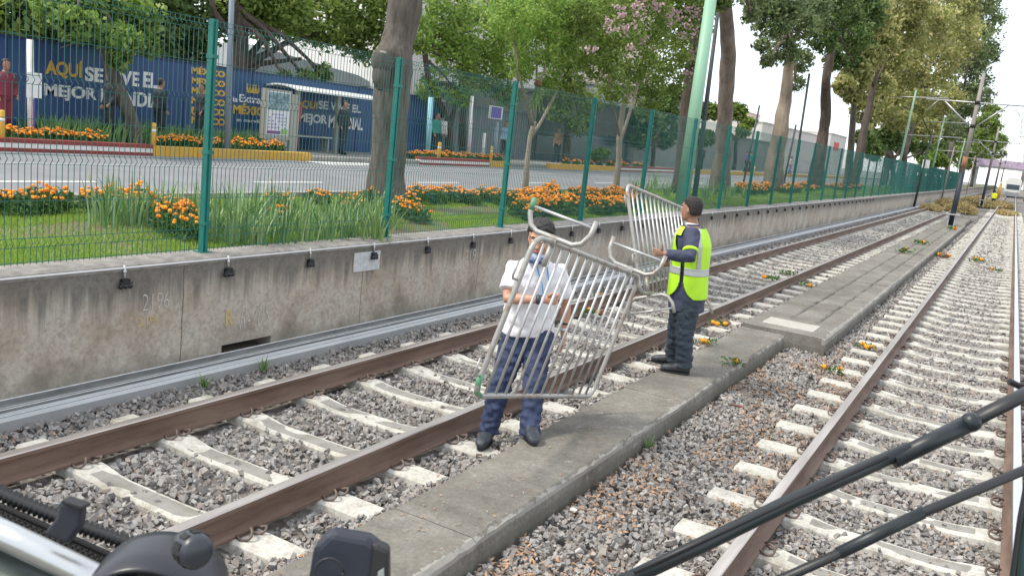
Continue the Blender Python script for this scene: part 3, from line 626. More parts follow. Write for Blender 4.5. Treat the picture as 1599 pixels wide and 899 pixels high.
# ================================================================ TREES
def leaf_cloud(blobs, n, size, name, m, parent, asp=.55, clump=70, sig=.16, shell=(.45, 1.0), squash=.85):
    n = int(n*.88); Cs = []; tot = sum(r**2 for _, r in blobs)
    for c, r in blobs:
        nb = int(n*r*r/tot); K = max(8, int(clump)); d = rng.normal(size=(K, 3)); d /= np.linalg.norm(d, axis=1)[:, None]
        cc = np.array(c)+d*(r*rng.uniform(shell[0], shell[1], K)**.7)[:, None]*np.array([1, 1, squash])
        idx = rng.integers(0, K, nb); g = rng.normal(size=(nb, 3)); Cs.append(cc[idx]+g*(sig*r)*np.array([1, 1, .7]))
    V, F = leaves_np(np.concatenate(Cs), size, asp); return npmesh(name, V, F, m, parent)
def tree(name, label, X, trunk, crown, lm, bm_, n, size, group=None, zb=1.0, blossom=None, limbs=True, extra=(), sig=.16, flare=1.08, top=None):
    """trunk: (px,py,width_px) from base up on the plane X; crown: (px,py,r_px,dX)"""
    P = [VX(q[0], q[1], X) for q in trunk]; W = [q[2]*depth(p)/FPX/2 for q, p in zip(trunk, P)]
    base = P[0].copy(); base.z = zb-.03; base.y += 0
    root = empty(name, base, 0, label, 'tree', group); pts = [base]+[p for p in P if p.z > zb+.25]; rs = [W[0]*flare]+[w_ for p, w_ in zip(P, W) if p.z > zb+.25]
    # resample with slight wobble
    RP, RR = [], []
    for i in range(len(pts)-1):
        for k in range(4):
            t = k/4; p = pts[i].lerp(pts[i+1], t); RP.append(p+Vector((noise.noise(p*1.3), noise.noise(p*1.3+Vector((9, 0, 0))), 0))*rs[i]*.25); RR.append((rs[i]*(1-t)+rs[i+1]*t)*(1+.08*noise.noise(p*2.1)))
    RP.append(pts[-1]); RR.append(rs[-1]); b = MB(); off = base; b.tube([p-off for p in RP], RR, 12)
    blobs = []
    for q in crown:
        c = VX(q[0], q[1], X+(q[3] if len(q) > 3 else 0)); blobs.append((c-off, q[2]*depth(c)/FPX))
    if limbs:
        for c, r in blobs:
            s = pts[-1]-off if len(pts) < 3 else (pts[-2].lerp(pts[-1], random.uniform(.4, 1))-off)
            mid = s.lerp(c, .5)+Vector((random.uniform(-.2, .2), random.uniform(-.2, .2), .25)); r0 = RR[-1]*.6; b.tube([s, mid, c], [r0, r0*.7, r0*.3], 7)
            for k in range(4): e = c+Vector([random.uniform(-.7, .7)*r for _ in range(3)]); b.tube([mid.lerp(c, .6), e], [r0*.3, r0*.1], 5)
    for path in extra:
        pp = [VX(q[0], q[1], X+(q[3] if len(q) > 3 else 0))-off for q in path]; b.tube(pp, [q[2]*depth(p+off)/FPX/2 for q, p in zip(path, pp)], 8)
    b.build('trunk', bm_, root, True)
    if blobs: leaf_cloud([(tuple(c), r) for c, r in blobs], n, size, 'crown', lm, root, sig=sig)
    if blossom: leaf_cloud([(tuple(VX(q[0], q[1], X+q[3])-off), q[2]*depth(VX(q[0], q[1], X))/FPX) for q in blossom], 850, size*.8, 'blossom', M_pink, root, clump=6, sig=.30, asp=.8)
    return root
# thick trunk on the verge
t = tree('broadleaf_tree', 'thick grey tree trunk with a swollen scar, standing behind the second tall fence post', -9.0,
     [(607, 312, 64), (606, 270, 58), (607, 240, 55), (608, 180, 56), (610, 140, 56), (612, 112, 60), (612, 92, 60), (618, 72, 50), (626, 45, 51), (631, 15, 54), (637, -30, 54), (645, -120, 50), (650, -220, 40)],
     [(560, -330, 150), (720, -340, 150), (650, -430, 160)], M_l1, M_bark, 9000, .14, flare=1.02)
P = VX(597, 95, -8.83)-t.location; b = MB(); b.ball(P, .16, .19, .22, 20, 14, jit=.03); b.ball(P+Vector((.0, .0, -.2)), .13, .16, .26, 16, 10, jit=.02)
b.build('burl', M_bark, t, True)
b = MB(); b.ball(VX(598, 82, -8.62)-t.location, .03, .09, .02, 8, 5); b.build('pale_scar', mat('pale_wood', (.42, .40, .36), .8), t, True)
# flower/garland hung on the small tree and the rest
tree('leaning_tree', 'leaning slim tree across the road in front of the blue hoarding, with yellow green leaves', -18.9,
     [(213, 222, 26), (203, 185, 22), (188, 145, 20), (172, 105, 18), (160, 60, 15), (149, 20, 13), (146, -20, 12)],
     [(118, 38, 30, 1), (150, 10, 45), (190, 62, 28, 1), (186, 95, 16, .7), (205, 30, 40), (232, 72, 18, .6), (90, 10, 36)], M_l2, M_bark, 9000, .17, extra=[[(150, 58, 4), (120, 66, 3), (95, 75, 2)]], zb=1.05, sig=.2)
tree('street_tree', 'shady olive green tree rising behind the blue hoarding at the far left', -24.5, [(60, 170, 22), (52, 60, 18), (45, 0, 14)], [(20, 15, 55), (80, 20, 50), (140, 45, 45), (45, -30, 60), (100, 60, 26)], M_l1, M_barkd, 9000, .24, limbs=True)
tree('street_tree', 'dense dark green tree behind the gold lettering column of the hoarding', -24, [(285, 170, 26), (290, 60, 22), (290, 0, 16)], [(230, 40, 55), (280, 45, 50), (320, 20, 50), (255, 85, 30), (300, 80, 28), (250, -20, 60)], M_l3, M_barkd, 10000, .22)
tree('street_tree', 'big spreading street tree with dark forking limbs behind the grey lamp post', -22.6,
     [(378, 190, 34), (372, 110, 32), (375, 50, 26), (362, 0, 20)], [(430, 15, 55), (500, 35, 50), (560, 60, 40), (480, 125, 18, 1.5), (505, 115, 16, 1.5), (445, 125, 16, 1.5), (400, -10, 60), (560, 10, 55)], M_l1, M_barkd, 15000, .2,
     extra=[[(376, 105, 18), (410, 88, 12), (445, 68, 9), (500, 50, 6)], [(372, 110, 16), (400, 75, 10), (430, 40, 8)], [(365, 60, 14), (335, 20, 9), (325, -20, 7)], [(376, 120, 14), (405, 100, 9), (470, 92, 5)]])
tree('street_tree', 'bright leafy tree with twin dark trunks in front of the grey metal fence', -19.6,
     [(700, 232, 15), (700, 200, 13), (690, 170, 12), (668, 120, 10), (660, 60, 8)], [(700, 30, 48), (752, 50, 50), (705, 95, 42), (760, 110, 38), (800, 20, 50), (720, 150, 22, .8), (790, 150, 24, .8), (655, 60, 30), (800, 95, 36), (670, 140, 22)], M_l2, M_barkd, 20000, .16,
     extra=[[(722, 235, 13), (722, 180, 12), (728, 120, 10), (740, 60, 7)], [(700, 205, 10), (712, 160, 8), (728, 100, 6)]], zb=1.05, sig=.19)
tree('street_tree', 'green tree beside the dark wall left of the pink flowering tree, across the road', -19.5, [(885, 235, 12), (888, 160, 10), (885, 80, 8)], [(860, 20, 55), (900, 70, 50), (880, 130, 38), (915, 165, 26), (870, 175, 20), (930, 20, 50), (905, 195, 20, 1)], M_l1, M_barkd, 15000, .17, zb=1.05)
t = tree('small_verge_tree', 'slender pale forked tree on the verge, right of the third tall post', -9.9,
     [(820, 300, 10), (823, 255, 8.5), (828, 215, 8), (834, 190, 8)], [(800, 30, 42), (850, 20, 45), (835, 75, 40), (870, 80, 32), (900, 20, 36), (815, 110, 20), (860, 125, 20)], M_l2, M_barkp, 12000, .085,
     extra=[[(832, 195, 7), (820, 150, 5), (808, 110, 4), (800, 40, 3)], [(829, 215, 6), (845, 190, 5), (866, 150, 4), (880, 100, 3)], [(834, 190, 6), (838, 130, 4), (838, 60, 3)], [(834, 160, 4), (850, 110, 3), (855, 50, 2)]], limbs=False, sig=.2)
b = MB(); b.ball(VX(840, 131, -9.75)-t.location, .095, .095, .08, 12, 8, jit=.08); b.build('round_nest', mat('brown_nest', (.20, .11, .07), .95, (.11, .06, .04), 40, bump=1), t)
hp_ = strap_clump(60, .62, .16, .014).build('hanging_plant', M_l2); hp_.location = VX(841, 137, -9.7); hp_.rotation_euler = (math.pi, 0, 0); tag(hp_, 'drooping bunch of green leaves hung below the brown ball in the slender forked tree', 'hanging plant')
tree('flowering_tree', 'small tree covered in dusty pink blossom, left of the pale green pole', -9.3,
     [(962, 294, 10), (966, 250, 9), (968, 210, 9), (972, 170, 8), (985, 140, 7)], [(950, 40, 50), (1005, 30, 48), (1055, 40, 36), (930, 95, 38), (985, 95, 42), (1040, 85, 36), (960, 140, 28), (1010, 130, 26), (1060, 5, 40), (905, 30, 34), (985, -30, 60), (1010, 155, 26), (1045, 125, 26), (1075, 95, 18)], M_l1, M_barkp, 30000, .095,
     blossom=[(965, 20, 12, .9), (1000, 12, 14, .9), (1050, 25, 14, .9), (1080, 20, 12, .7), (955, 40, 12, .9), (980, 42, 10, .9), (1075, 50, 12, .7), (1085, 85, 12, .6), (925, 75, 9, .9), (985, 78, 8, .9), (1010, 62, 9, .9), (1075, 112, 8, .7), (1080, 95, 8, .7), (1030, 10, 12, .9)],
     extra=[[(968, 215, 6), (955, 160, 5), (950, 110, 4)], [(966, 230, 6), (982, 180, 5), (1000, 120, 4)]], limbs=False, sig=.19)
tree('verge_tree', 'dark brown trunk immediately left of the pale green pole', -9.2, [(1062, 292, 22), (1066, 235, 20), (1069, 190, 20), (1074, 150, 19), (1080, 100, 17), (1086, 40, 16), (1090, -40, 14)], [(1092, 40, 26), (1085, 140, 10), (1110, -10, 40), (1060, -20, 50), (1130, -60, 60)], M_l1, M_barkd, 6000, .15)
tree('verge_tree', 'tall bare grey trunk between the pale green pole and the white sky', -9.2, [(1124, 292, 34), (1127, 245, 27), (1132, 190, 24), (1134, 150, 24), (1137, 100, 25), (1136, 50, 23), (1132, 0, 20), (1130, -60, 18)], [(1150, -60, 60), (1090, -70, 60), (1180, -10, 26), (1172, 24, 16), (1120, 5, 20)], M_l4, M_barkm, 8000, .17)
tree('verge_tree', 'tall tree with peeling pale bark and hanging dark blue green foliage against the white sky', -9.2, [(1206, 300, 33), (1212, 250, 28), (1218, 205, 24), (1226, 160, 20), (1231, 110, 16), (1238, 60, 11)],
     [(1205, 30, 34), (1240, 40, 34), (1225, 80, 24), (1250, 95, 20), (1190, 70, 14), (1243, 130, 13), (1215, -10, 50), (1265, 10, 40), (1200, 95, 12)], M_l4, M_barkp, 15000, .17, sig=.17)
tree('verge_tree', 'tall dark trunked tree with deep green leaves, second right of the white sky gap', -9.0, [(1272, 300, 26), (1279, 245, 20), (1287, 200, 16), (1290, 165, 17), (1290, 125, 14), (1298, 80, 12), (1302, 30, 10)], [(1310, 20, 34), (1330, 60, 30), (1285, 60, 26), (1305, 95, 20), (1295, 0, 40), (1345, 20, 34), (1330, 95, 16)], M_l3, M_barkd, 14500, .2)
tree('verge_tree', 'feathery brownish tree on the far verge, leftmost of the pale gold group', -8.8, [(1326, 262, 12), (1330, 215, 10), (1333, 170, 9), (1336, 130, 7)], [(1335, 120, 24), (1318, 135, 18), (1350, 90, 26), (1330, 150, 14), (1370, 60, 30)], M_l5, M_bark, 11000, .24)
tree('verge_tree', 'leaning dark trunk under golden olive foliage, right of the feathery brownish tree', -8.8, [(1338, 262, 15), (1348, 210, 12), (1358, 165, 10), (1366, 120, 8)], [(1385, 90, 34), (1370, 130, 24), (1400, 50, 40), (1360, 20, 36), (1420, 110, 30), (1400, 10, 45)], M_l5, M_barkd, 16000, .26)
tree('verge_tree', 'massive olive gold tree towering over the far fence', -8.6, [(1408, 275, 12), (1412, 240, 10), (1425, 190, 9), (1440, 150, 8)], [(1450, 100, 44), (1440, 40, 50), (1425, 165, 30), (1470, 150, 32), (1490, 60, 44), (1400, 185, 24), (1450, 205, 22), (1480, 10, 50)], M_l5, M_bark, 24000, .32)
tree('verge_tree', 'large grey green tree forming the right shoulder of the tree mass below the white sky', -8.2, [(1478, 270, 8), (1485, 230, 7), (1500, 180, 6)], [(1520, 70, 36), (1535, 30, 30), (1540, 85, 20), (1510, 120, 34), (1500, 165, 26), (1530, 150, 20), (1480, 200, 22), (1525, 0, 36), (1500, 205, 20)], M_l4, M_bark, 20000, .42)
tree('verge_tree', 'distant mid green tree behind the crossarm of the catenary mast', -7.6, [(1520, 272, 5), (1525, 235, 4)], [(1540, 195, 20), (1525, 215, 18), (1555, 220, 16), (1548, 175, 14), (1560, 240, 10), (1510, 240, 14), (1535, 245, 12)], M_l1, M_bark, 11000, .6)
tree('verge_tree', 'shady green tree low behind the green mesh fence, left of the white notice pole', -9.5, [(1395, 275, 8), (1392, 240, 7)], [(1385, 215, 22), (1365, 235, 18), (1410, 225, 20), (1440, 235, 14), (1470, 232, 14), (1350, 215, 16)], M_l3, M_barkd, 10000, .3)
tree('verge_tree', 'pale olive tree filling the gap between the leaning trunk and the massive gold tree', -10.5, [(1385, 262, 9), (1388, 220, 8), (1392, 190, 7)], [(1380, 160, 30), (1410, 150, 34), (1350, 175, 22), (1440, 175, 34), (1475, 185, 28), (1370, 205, 20), (1420, 200, 26), (1500, 215, 22), (1345, 140, 22), (1360, 110, 26), (1400, 110, 30), (1440, 215, 20)], M_l5, M_bark, 27000, .34)
tree('verge_tree', 'mid green distant tree behind the brownish pole and the nearest mast', -9.5, [(1500, 270, 6), (1503, 250, 5)], [(1500, 225, 24), (1475, 240, 20), (1520, 235, 20), (1540, 225, 18), (1445, 235, 18), (1540, 250, 12), (1505, 252, 14)], M_l1, M_bark, 14000, .5)
tree('round_bush', 'rounded yellow green bush just above the fence, right of the leaning dark trunks', -8.0, [(1460, 285, 5), (1460, 262, 4)], [(1460, 247, 15), (1472, 252, 11), (1446, 252, 10)], M_l2, M_bark, 5000, .3)
tree('trackside_tree', 'tree at the right edge of the photo beyond the mast crossarm', 5.5, [(1600, 262, 4), (1600, 230, 3)], [(1597, 180, 14), (1612, 200, 26), (1592, 215, 9), (1640, 170, 40)], M_l3, M_bark, 9000, .5, zb=-.3)
tree('street_tree', 'dark hedge like tree across the road, left of the pale green pole', -19.8, [(1020, 250, 7), (1022, 220, 6)], [(1010, 190, 24), (1040, 175, 22), (1035, 215, 20), (1000, 220, 16), (1050, 150, 18), (1060, 205, 14)], M_l3, M_barkd, 9000, .24, zb=1.05)
tree('street_tree', 'green tree across the road behind the tall bare grey trunk', -21, [(1148, 250, 6), (1150, 210, 5)], [(1150, 175, 16), (1168, 192, 12), (1105, 175, 18), (1100, 215, 16), (1160, 205, 11)], M_l1, M_barkd, 6000, .3, zb=1.05)
tree('round_bush', 'bright lime green round bush across the road, seen left of the pink flowering tree', -18.2, [(937, 262, 4), (937, 250, 3)], [(930, 243, 10), (943, 241, 10), (937, 237, 9)], M_l2, M_bark, 3500, .1, zb=1.05)
# ================================================================ PEOPLE
def remeshed(mb, name, mats, parent, voxel, smooth=3, disp=0, dscale=9., dseed=0):
    o = mb.build('tmp', mats[0] if isinstance(mats, list) else mats, link=False)
    m = o.modifiers.new('r', 'REMESH'); m.mode = 'VOXEL'; m.voxel_size = voxel; m.use_smooth_shade = True
    if smooth: s = o.modifiers.new('s', 'SMOOTH'); s.factor = .5; s.iterations = smooth
    me = evaluated_mesh(o)
    if disp:
        nv = len(me.vertices); co_ = np.zeros(nv*3, np.float32); no_ = np.zeros(nv*3, np.float32); me.vertices.foreach_get('co', co_); me.vertices.foreach_get('normal', no_); co_ = co_.reshape(-1, 3); no_ = no_.reshape(-1, 3); am = np.empty(nv, np.float32)
        for i_, p in enumerate(co_.tolist()):
            p = Vector(p); am[i_] = disp*(noise.noise(Vector((p.x*dscale, p.y*dscale, p.z*dscale*1.6+dseed)))+.5*noise.noise(Vector((p.x*dscale*2.3, p.y*dscale*2.3, p.z*dscale*2.6+dseed))))
        me.vertices.foreach_set('co', (co_+no_*am[:, None]).ravel()); me.update()
    me.polygons.foreach_set('use_smooth', [True]*len(me.polygons))
    me.materials.clear()
    for q in (mats if isinstance(mats, list) else [mats]): me.materials.append(q)
    ob = bpy.data.objects.new(name, me); COL.objects.link(ob); ob.parent = parent; return ob
def oring(c, a, b_, ra, rb, n=16, sq=2.0):
    R_ = []
    for j in range(n):
        t = 2*math.pi*j/n; ca, sa = math.cos(t), math.sin(t)
        e = 2/sq; R_.append(c+a*(ra*math.copysign(abs(ca)**e, ca))+b_*(rb*math.copysign(abs(sa)**e, sa)))
    return R_
def limb(mb, pts, n=12): mb.tube([p for p, _ in pts], [r for _, r in pts], n)
def joint_chain(a, b_, c, ra, rm, rb_, rc):   # two-bone limb with mid swell
    return [(a, ra), (a.lerp(b_, .35), (ra+rb_)/2*1.04), (b_.lerp(a, .12), rb_), (b_, rb_*.98), (b_.lerp(c, .25), rm), (b_.lerp(c, .7), (rm+rc)/2*.96), (c, rc)]
M_skin = mat('skin_tan', (.50, .27, .18), .5, (.42, .205, .135), 12); M_skind = mat('skin_brown', (.34, .185, .12), .55, (.29, .15, .10), 12)
M_hair = mat('black_hair', (.012, .010, .010), .55, (.03, .026, .024), 60, bump=.8, bscale=120, stretch=(1, 1, .3)); M_hairb = mat('dark_brown_hair', (.012, .010, .010), .8, (.035, .028, .026), 50, bump=.8, bscale=120)
M_lip = mat('lips', (.36, .12, .10), .5); M_eye = mat('eye', (.02, .015, .012), .3); M_eyew = mat('eye_white', (.6, .58, .55), .4)
def finger(mb, base, d, nrm, L, r, curl):
    p = [base-d*.015, base]; dd = d.copy(); q = base; ax = d.cross(nrm).normalized()
    for s, c in ((.45, curl), (.30, curl*1.1), (.25, curl*.8)):
        dd = (Matrix.Rotation(c, 3, ax) @ dd).normalized(); q = q+dd*L*s; p.append(q)
    mb.tube(p, [r*1.05, r*1.05, r, r*.92, r*.7], 7)
def hand(mbp, mbf, wr, d, nrm, side, curl=.5, thumb=None, k=1.0, grip=False):
    """d towards the fingers, nrm out of the palm, side = unit towards the thumb"""
    pal = [(0, .026, .019), (.03, .036, .017), (.06, .042, .016), (.09, .041, .014)]
    mbp.rings([oring(wr+d*(z*k), side, nrm, a*k, b_*k, 12) for z, a, b_ in pal])
    for i, (o_, L) in enumerate(((.031, .072), (.0105, .080), (-.0105, .075), (-.031, .058))):
        finger(mbf, wr+d*(.086*k)+side*(o_*k), d, nrm, L*k, .0088*k, curl*(1+.08*i))
    tb = wr+d*.028*k+side*.032*k; td = thumb if thumb else (side*.65+d*.7+nrm*.35).normalized()
    mbf.tube([tb-side*.012, tb+td*.030*k, tb+td*.055*k+nrm*(.008 if not thumb else 0), tb+td*.078*k+nrm*(.014 if not thumb else 0)], [.015*k, .0125*k, .0105*k, .008*k], 8)
def head_parts(root, c, Fd, tilt, k, skin_mb, off, hairmat, detail=True, voxel=.006, hairlen=0, parting=0):
    """c = centre of the head, Fd face direction (3-D), tilt = up vector of the head"""
    U = tilt.normalized(); Fv = (Fd-U*Fd.dot(U)).normalized(); S = Fv.cross(U)
    prof = [(-.118, .022, .026, .058), (-.108, .040, .042, .042), (-.085, .053, .062, .026), (-.05, .065, .082, .010), (-.01, .072, .092, .002), (.03, .076, .097, -.003), (.065, .073, .093, -.006), (.095, .058, .075, -.008), (.113, .036, .048, -.008), (.12, .014, .018, -.008)]
    skin_mb.rings([oring(c+U*(z*k)+Fv*(o_*k), S, Fv, a*k, b_*k, 18, 2.15) for z, a, b_, o_ in prof])
    if detail:
        skin_mb.tube([c+U*.022*k+Fv*.088*k, c-U*.005*k+Fv*.100*k, c-U*.028*k+Fv*.112*k, c-U*.036*k+Fv*.098*k], [.008*k, .011*k, .015*k, .010*k], 8)
        for s in (-1, 1):
            skin_mb.tube([c+U*.03*k+Fv*.088*k+S*(s*.012*k), c+U*.034*k+Fv*.083*k+S*(s*.048*k)], .009*k, 6)
            skin_mb.rings([oring(c+S*(s*(.070+.004*i)*k)-U*(.012*k)-Fv*.008*k, U, Fv, (.030-.004*i)*k, (.017-.003*i)*k, 10) for i in range(4)])
            skin_mb.ball(c-U*.03*k+Fv*.07*k+S*(s*.032*k), .022*k, .022*k, .02*k)
        skin_mb.ball(c-U*.10*k+Fv*.078*k, .020*k, .018*k, .014*k)
        for s in (-1, 1):
            b = MB(); b.ball(c+U*.008*k+Fv*.086*k+S*(s*.031*k)-off, .013*k, .013*k, .008*k); b.build('eye', M_eyew, root, True)
            b = MB(); b.ball(c+U*.008*k+Fv*.095*k+S*(s*.031*k)-off, .006*k, .006*k, .006*k); b.build('pupil', M_eye, root, True)
            b = MB(); b.tube([c+U*.028*k+Fv*.094*k+S*(s*.014*k)-off, c+U*.035*k+Fv*.091*k+S*(s*.034*k)-off, c+U*.028*k+Fv*.080*k+S*(s*.052*k)-off], .0045*k, 6); b.build('eyebrow', hairmat, root, True)
        b = MB(); b.tube([c-U*.062*k+Fv*.085*k-S*.024*k-off, c-U*.058*k+Fv*.096*k-off, c-U*.062*k+Fv*.085*k+S*.024*k-off], [.004*k, .0075*k, .004*k], 8); b.build('mouth', M_lip, root, True)
    hb = MB(); hp2 = []
    for z, a, b_, o_ in [(-.055-hairlen, .060, .040, -.050), (-.02, .074, .060, -.040), (.02, .079, .070, -.032), (.050, .080, .090, -.014), (.085, .070, .088, -.006), (.112, .048, .062, -.008), (.126, .020, .026, -.008)]:
        g_ = .009*k if parting else .004*k; hp2.append(oring(c+U*((z+g_*.6)*k)+Fv*(o_*k)-off, S, Fv, a*k+g_, b_*k+g_, 18, 2.1))
    hb.rings(hp2); remeshed(hb, 'hair', hairmat, root, voxel*1.2, 2, .009*k if hairlen or parting else .003*k, 38. if parting else 60., 3)
def build_person(base, J, F, spec, label, group=None, k=1.0):
    """J: joints in the world; spec: colours and options"""
    root = empty('person', base, 0, label, 'person', group); off = Vector(base); vx = spec.get('voxel', .009); det = spec.get('detail', True)
    S = F.cross(UP).normalized(); skin = spec['skin']; w_ = spec.get('w', 1.0); wd_ = spec.get('d', w_)
    tors_up = (J['neck']-J['pelvis']).normalized(); Ft = spec.get('Ft', F); St = Ft.cross(UP).normalized()
    def o(p): return p-off
    L = lambda t: J['pelvis'].lerp(J['neck'], t)
    tor = [(-.16, .12, .095), (-.08, .155, .112), (0, .162, .115), (.18, .15, .105), (.35, .145, .10), (.55, .165, .115), (.72, .175, .118), (.84, .175, .10), (.93, .13, .08), (1.0, .065, .06)]
    def torso(mb, tors, da, db, t0=-9, t1=9, sq=2.3, fr=0):
        mb.rings([oring(o(L(t))+Ft*(fr*math.sin(max(0, min(1, t))*3.14)), St, Ft, (a*w_+da)*k, (b_*wd_+db)*k, 20, sq) for t, a, b_ in tors if t0 <= t <= t1])
    b = MB(); torso(b, tor, 0, 0); b.tube([o(L(.93)), o(J['neck']), o(J['head']-UP*.05*k)], [.062*k, .058*k, .056*k], 12)
    fb = MB()
    for s in 'RL':
        limb(b, [(o(p), r*k) for p, r in joint_chain(J['sh'+s], J['el'+s], J['wr'+s], .052, .043, .040, .026)])
        limb(b, [(o(p), r*k) for p, r in joint_chain(J['hip'+s], J['kn'+s], J['an'+s], .085, .056, .055, .036)])
        if det: h = spec['hand'+s]; hand(b, fb, o(J['wr'+s]), h[0], h[1], h[2], h[3], h[4] if len(h) > 4 else None, k)
        else: b.ball(o(J['wr'+s]+(J['wr'+s]-J['el'+s]).normalized()*.06), .04*k, .04*k, .055*k)
        b.tube([o(J['an'+s]), o(J['an'+s])-UP*.03*k], [.035*k, .03*k], 8)
    hd = spec.get('headF', F); head_parts(root, J['head'], hd, spec.get('headU', UP), k*spec.get('headk', 1.05), hb_ := MB(), off, spec['hair'], det, max(vx*.7, .006), spec.get('hairlen', 0), spec.get('curly', 0))
    hb2 = MB(); hb2.v = [tuple(Vector(v)-off) for v in hb_.v]; b.add(hb2.v, hb_.f)
    body = remeshed(b, 'body', skin, root, vx*.75, 2)
    if fb.v:   # the fingers are welded into the body mesh
        bm = bmesh.new(); bm.from_mesh(body.data); n0 = len(bm.verts)
        vs_ = [bm.verts.new(v) for v in fb.v]
        for f in fb.f: bm.faces.new([vs_[i] for i in f]).smooth = True
        bm.to_mesh(body.data); bm.free()
    # trousers
    tb = MB(); torso(tb, [(-.20, .12, .11)]+tor, .018, .022, -.3, .3)
    for s in 'RL':
        a_, kn, an = J['hip'+s], J['kn'+s], J['an'+s]; q = spec.get('leg', 1.0)
        pts = [(a_+UP*.05, .095*q), (a_.lerp(kn, .25), .098*q), (a_.lerp(kn, .6), .083*q), (kn, .074*q), (kn.lerp(an, .3), .073*q), (kn.lerp(an, .7), .068*q), (an+UP*.02, .068*q), (an-UP*.035, .068*q)]
        limb(tb, [(o(p), r*k) for p, r in pts], 14)
    remeshed(tb, 'trousers', spec['trousers'], root, vx, 2, spec.get('wr', .012)*k*1.7, 13., 5)
    # upper garment
    sb_ = MB(); top = [(t, a, b_) for t, a, b_ in tor]
    hem = spec.get('hem', -.12); ex = spec.get('loose', .02)
    rows = [(hem, .168, .125), (hem+.08, .168, .125), (.1, .165, .122), (.35, .158, .115), (.55, .170, .122), (.72, .180, .122), (.84, .168, .106), (.90, .135, .09), (.95, .100, .08), (.99, .068, .068)]
    torso(sb_, rows, ex, ex*.9, sq=2.5)
    fr_ = spec.get('sleeve', .75)
    for s in 'RL':
        a_, el, wr = J['sh'+s], J['el'+s], J['wr'+s]; st = a_.lerp(L(.86), .45)
        if fr_ <= 1: pts = [(st, .055), (a_, .066), (a_.lerp(el, fr_*.5), .070), (a_.lerp(el, fr_), .078)]
        else: pts = [(st, .06), (a_, .074), (a_.lerp(el, .5), .066), (el, .058), (el.lerp(wr, .3), .056), (el.lerp(wr, .93), .044)]
        limb(sb_, [(o(p), r*k*spec.get('slw', 1)) for p, r in pts], 14)
    remeshed(sb_, spec.get('topname', 'shirt'), spec['top'], root, vx, 2, spec.get('wr', .012)*k, 10., 0)
    # shoes
    for s in 'RL':
        an, toe = J['an'+s], J['toe'+s]; d = (toe-an); d.z = 0; d.normalize(); sd_ = d.cross(UP); z0 = spec.get('sole'+s, an.z-.09); L_ = .30*k
        h0 = Vector((an.x, an.y, z0))-d*.07*k; shb = MB(); R_ = []
        for t, hw, hh in ((0, .036, .085), (.06, .044, .115), (.2, .048, .13), (.38, .048, .115), (.55, .054, .085), (.75, .056, .072), (.92, .044, .058), (1.0, .022, .035)):
            c = h0+d*(L_*t)+UP*(.018+hh*.5)*k; R_.append(oring(o(c), sd_, UP, hw*k, hh*.5*k, 14, 2.6))
        shb.rings(R_); shb.tube([o(an-UP*.02), o(an+UP*spec.get('boot', .02))], [.052*k, .055*k], 12)
        sh_ = remeshed(shb, 'shoe', spec['shoe'], root, max(vx*.7, .006), 2)
        if det:
            so = MB(); R_ = []
            for zz in (.0, .022):
                ring = []
                for j in range(24):
                    a_ = 2*math.pi*j/24; x = .5+.5*math.cos(a_); hw = (.036+.018*math.sin(min(x, .85)/.85*math.pi*.75))*k; ring.append(o(h0+d*(L_*(x*1.02-.01))+sd_*(math.sin(a_)*hw)+UP*zz*k))
                R_.append(ring)
            so.rings(R_); q = so.build('sole', M_black, root); q.parent = sh_ if sh_.parent is None else root
            q.parent = sh_
            if 'tongue' in spec and s == 'R': tbm = MB(); tbm.obox(o(h0+d*L_*.36+UP*.135*k), sd_*.02, d*.006, (UP*.9-d*.4)*.032); tg_ = tbm.build('tongue', spec['tongue'], sh_)
    return root, off, (L, St, Ft, o, k, w_)
# --- man in the white shirt
hB = 6.80
F1 = (Vector((.47, -.88, 0))*.8+Vector((.88, .47, 0))*.12).normalized(); F1t = (Vector((.47, -.88, 0))*.85+Vector((.88, .47, 0))*.42).normalized()
J1 = dict(head=VH(844, 373, 6.70), neck=VH(838, 405, 6.80), pelvis=VH(823, 516, 6.88), shR=VH(803, 417, 6.74), elR=VH(791, 466, 6.60), wrR=VH(850, 468, 6.50),
          shL=VH(873, 422, 6.93), elL=VH(884, 478, 7.0), wrL=VH(880, 525, 6.96), hipR=VH(807, 527, 6.85), knR=VH(781, 600, 6.72), anR=VH(764, 668, 6.74),
          hipL=VH(842, 527, 6.86), knL=VH(834, 602, 6.66), anL=VH(827, 670, 6.52))
J1['toeR'] = VH(753, 688, 6.58); J1['toeL'] = VH(832, 690, 6.36)
d1 = RH; M_tee = mat('white_tee', (.74, .73, .76), .85, (.68, .67, .71), 6, bump=.5, bscale=14); M_navy = mat('navy_trousers', (.022, .035, .085), .8, (.03, .045, .10), 9, bump=.5, bscale=18)
M_shoe1 = mat('dark_blue_sneaker', (.02, .026, .036), .55, (.045, .052, .065), 30)
nH = (Vector((.47, -.88, 0))).normalized()
sp1 = dict(skin=M_skin, hair=M_hair, trousers=M_navy, top=M_tee, shoe=M_shoe1, w=1.15, loose=.024, hem=-.03, sleeve=.72, slw=1.02, leg=1.2, voxel=.009, wr=.011, curly=1, headk=1.2,
           handR=((RH*.95+UP*.1).normalized(), (-nH*.9+UP*.1).normalized(), UP, 1.0, (nH*.4+RH*.6+UP*.5).normalized()),
           handL=(Vector((0, 0, -1)), (-RH*.9+nH*.2).normalized(), nH, .45), headF=(F1*.85-RH*.28-UP*.22), headU=(UP+nH*.18+RH*-.03), Ft=F1t,
           soleR=G(755, 690, .005).z, soleL=.165)
r1, o1, A1 = build_person(G(790, 685, 0), J1, F1, sp1, 'man in white T-shirt and navy trousers peering through the tilted steel barrier he grips')
L, St, Ft, o, k, w_ = A1
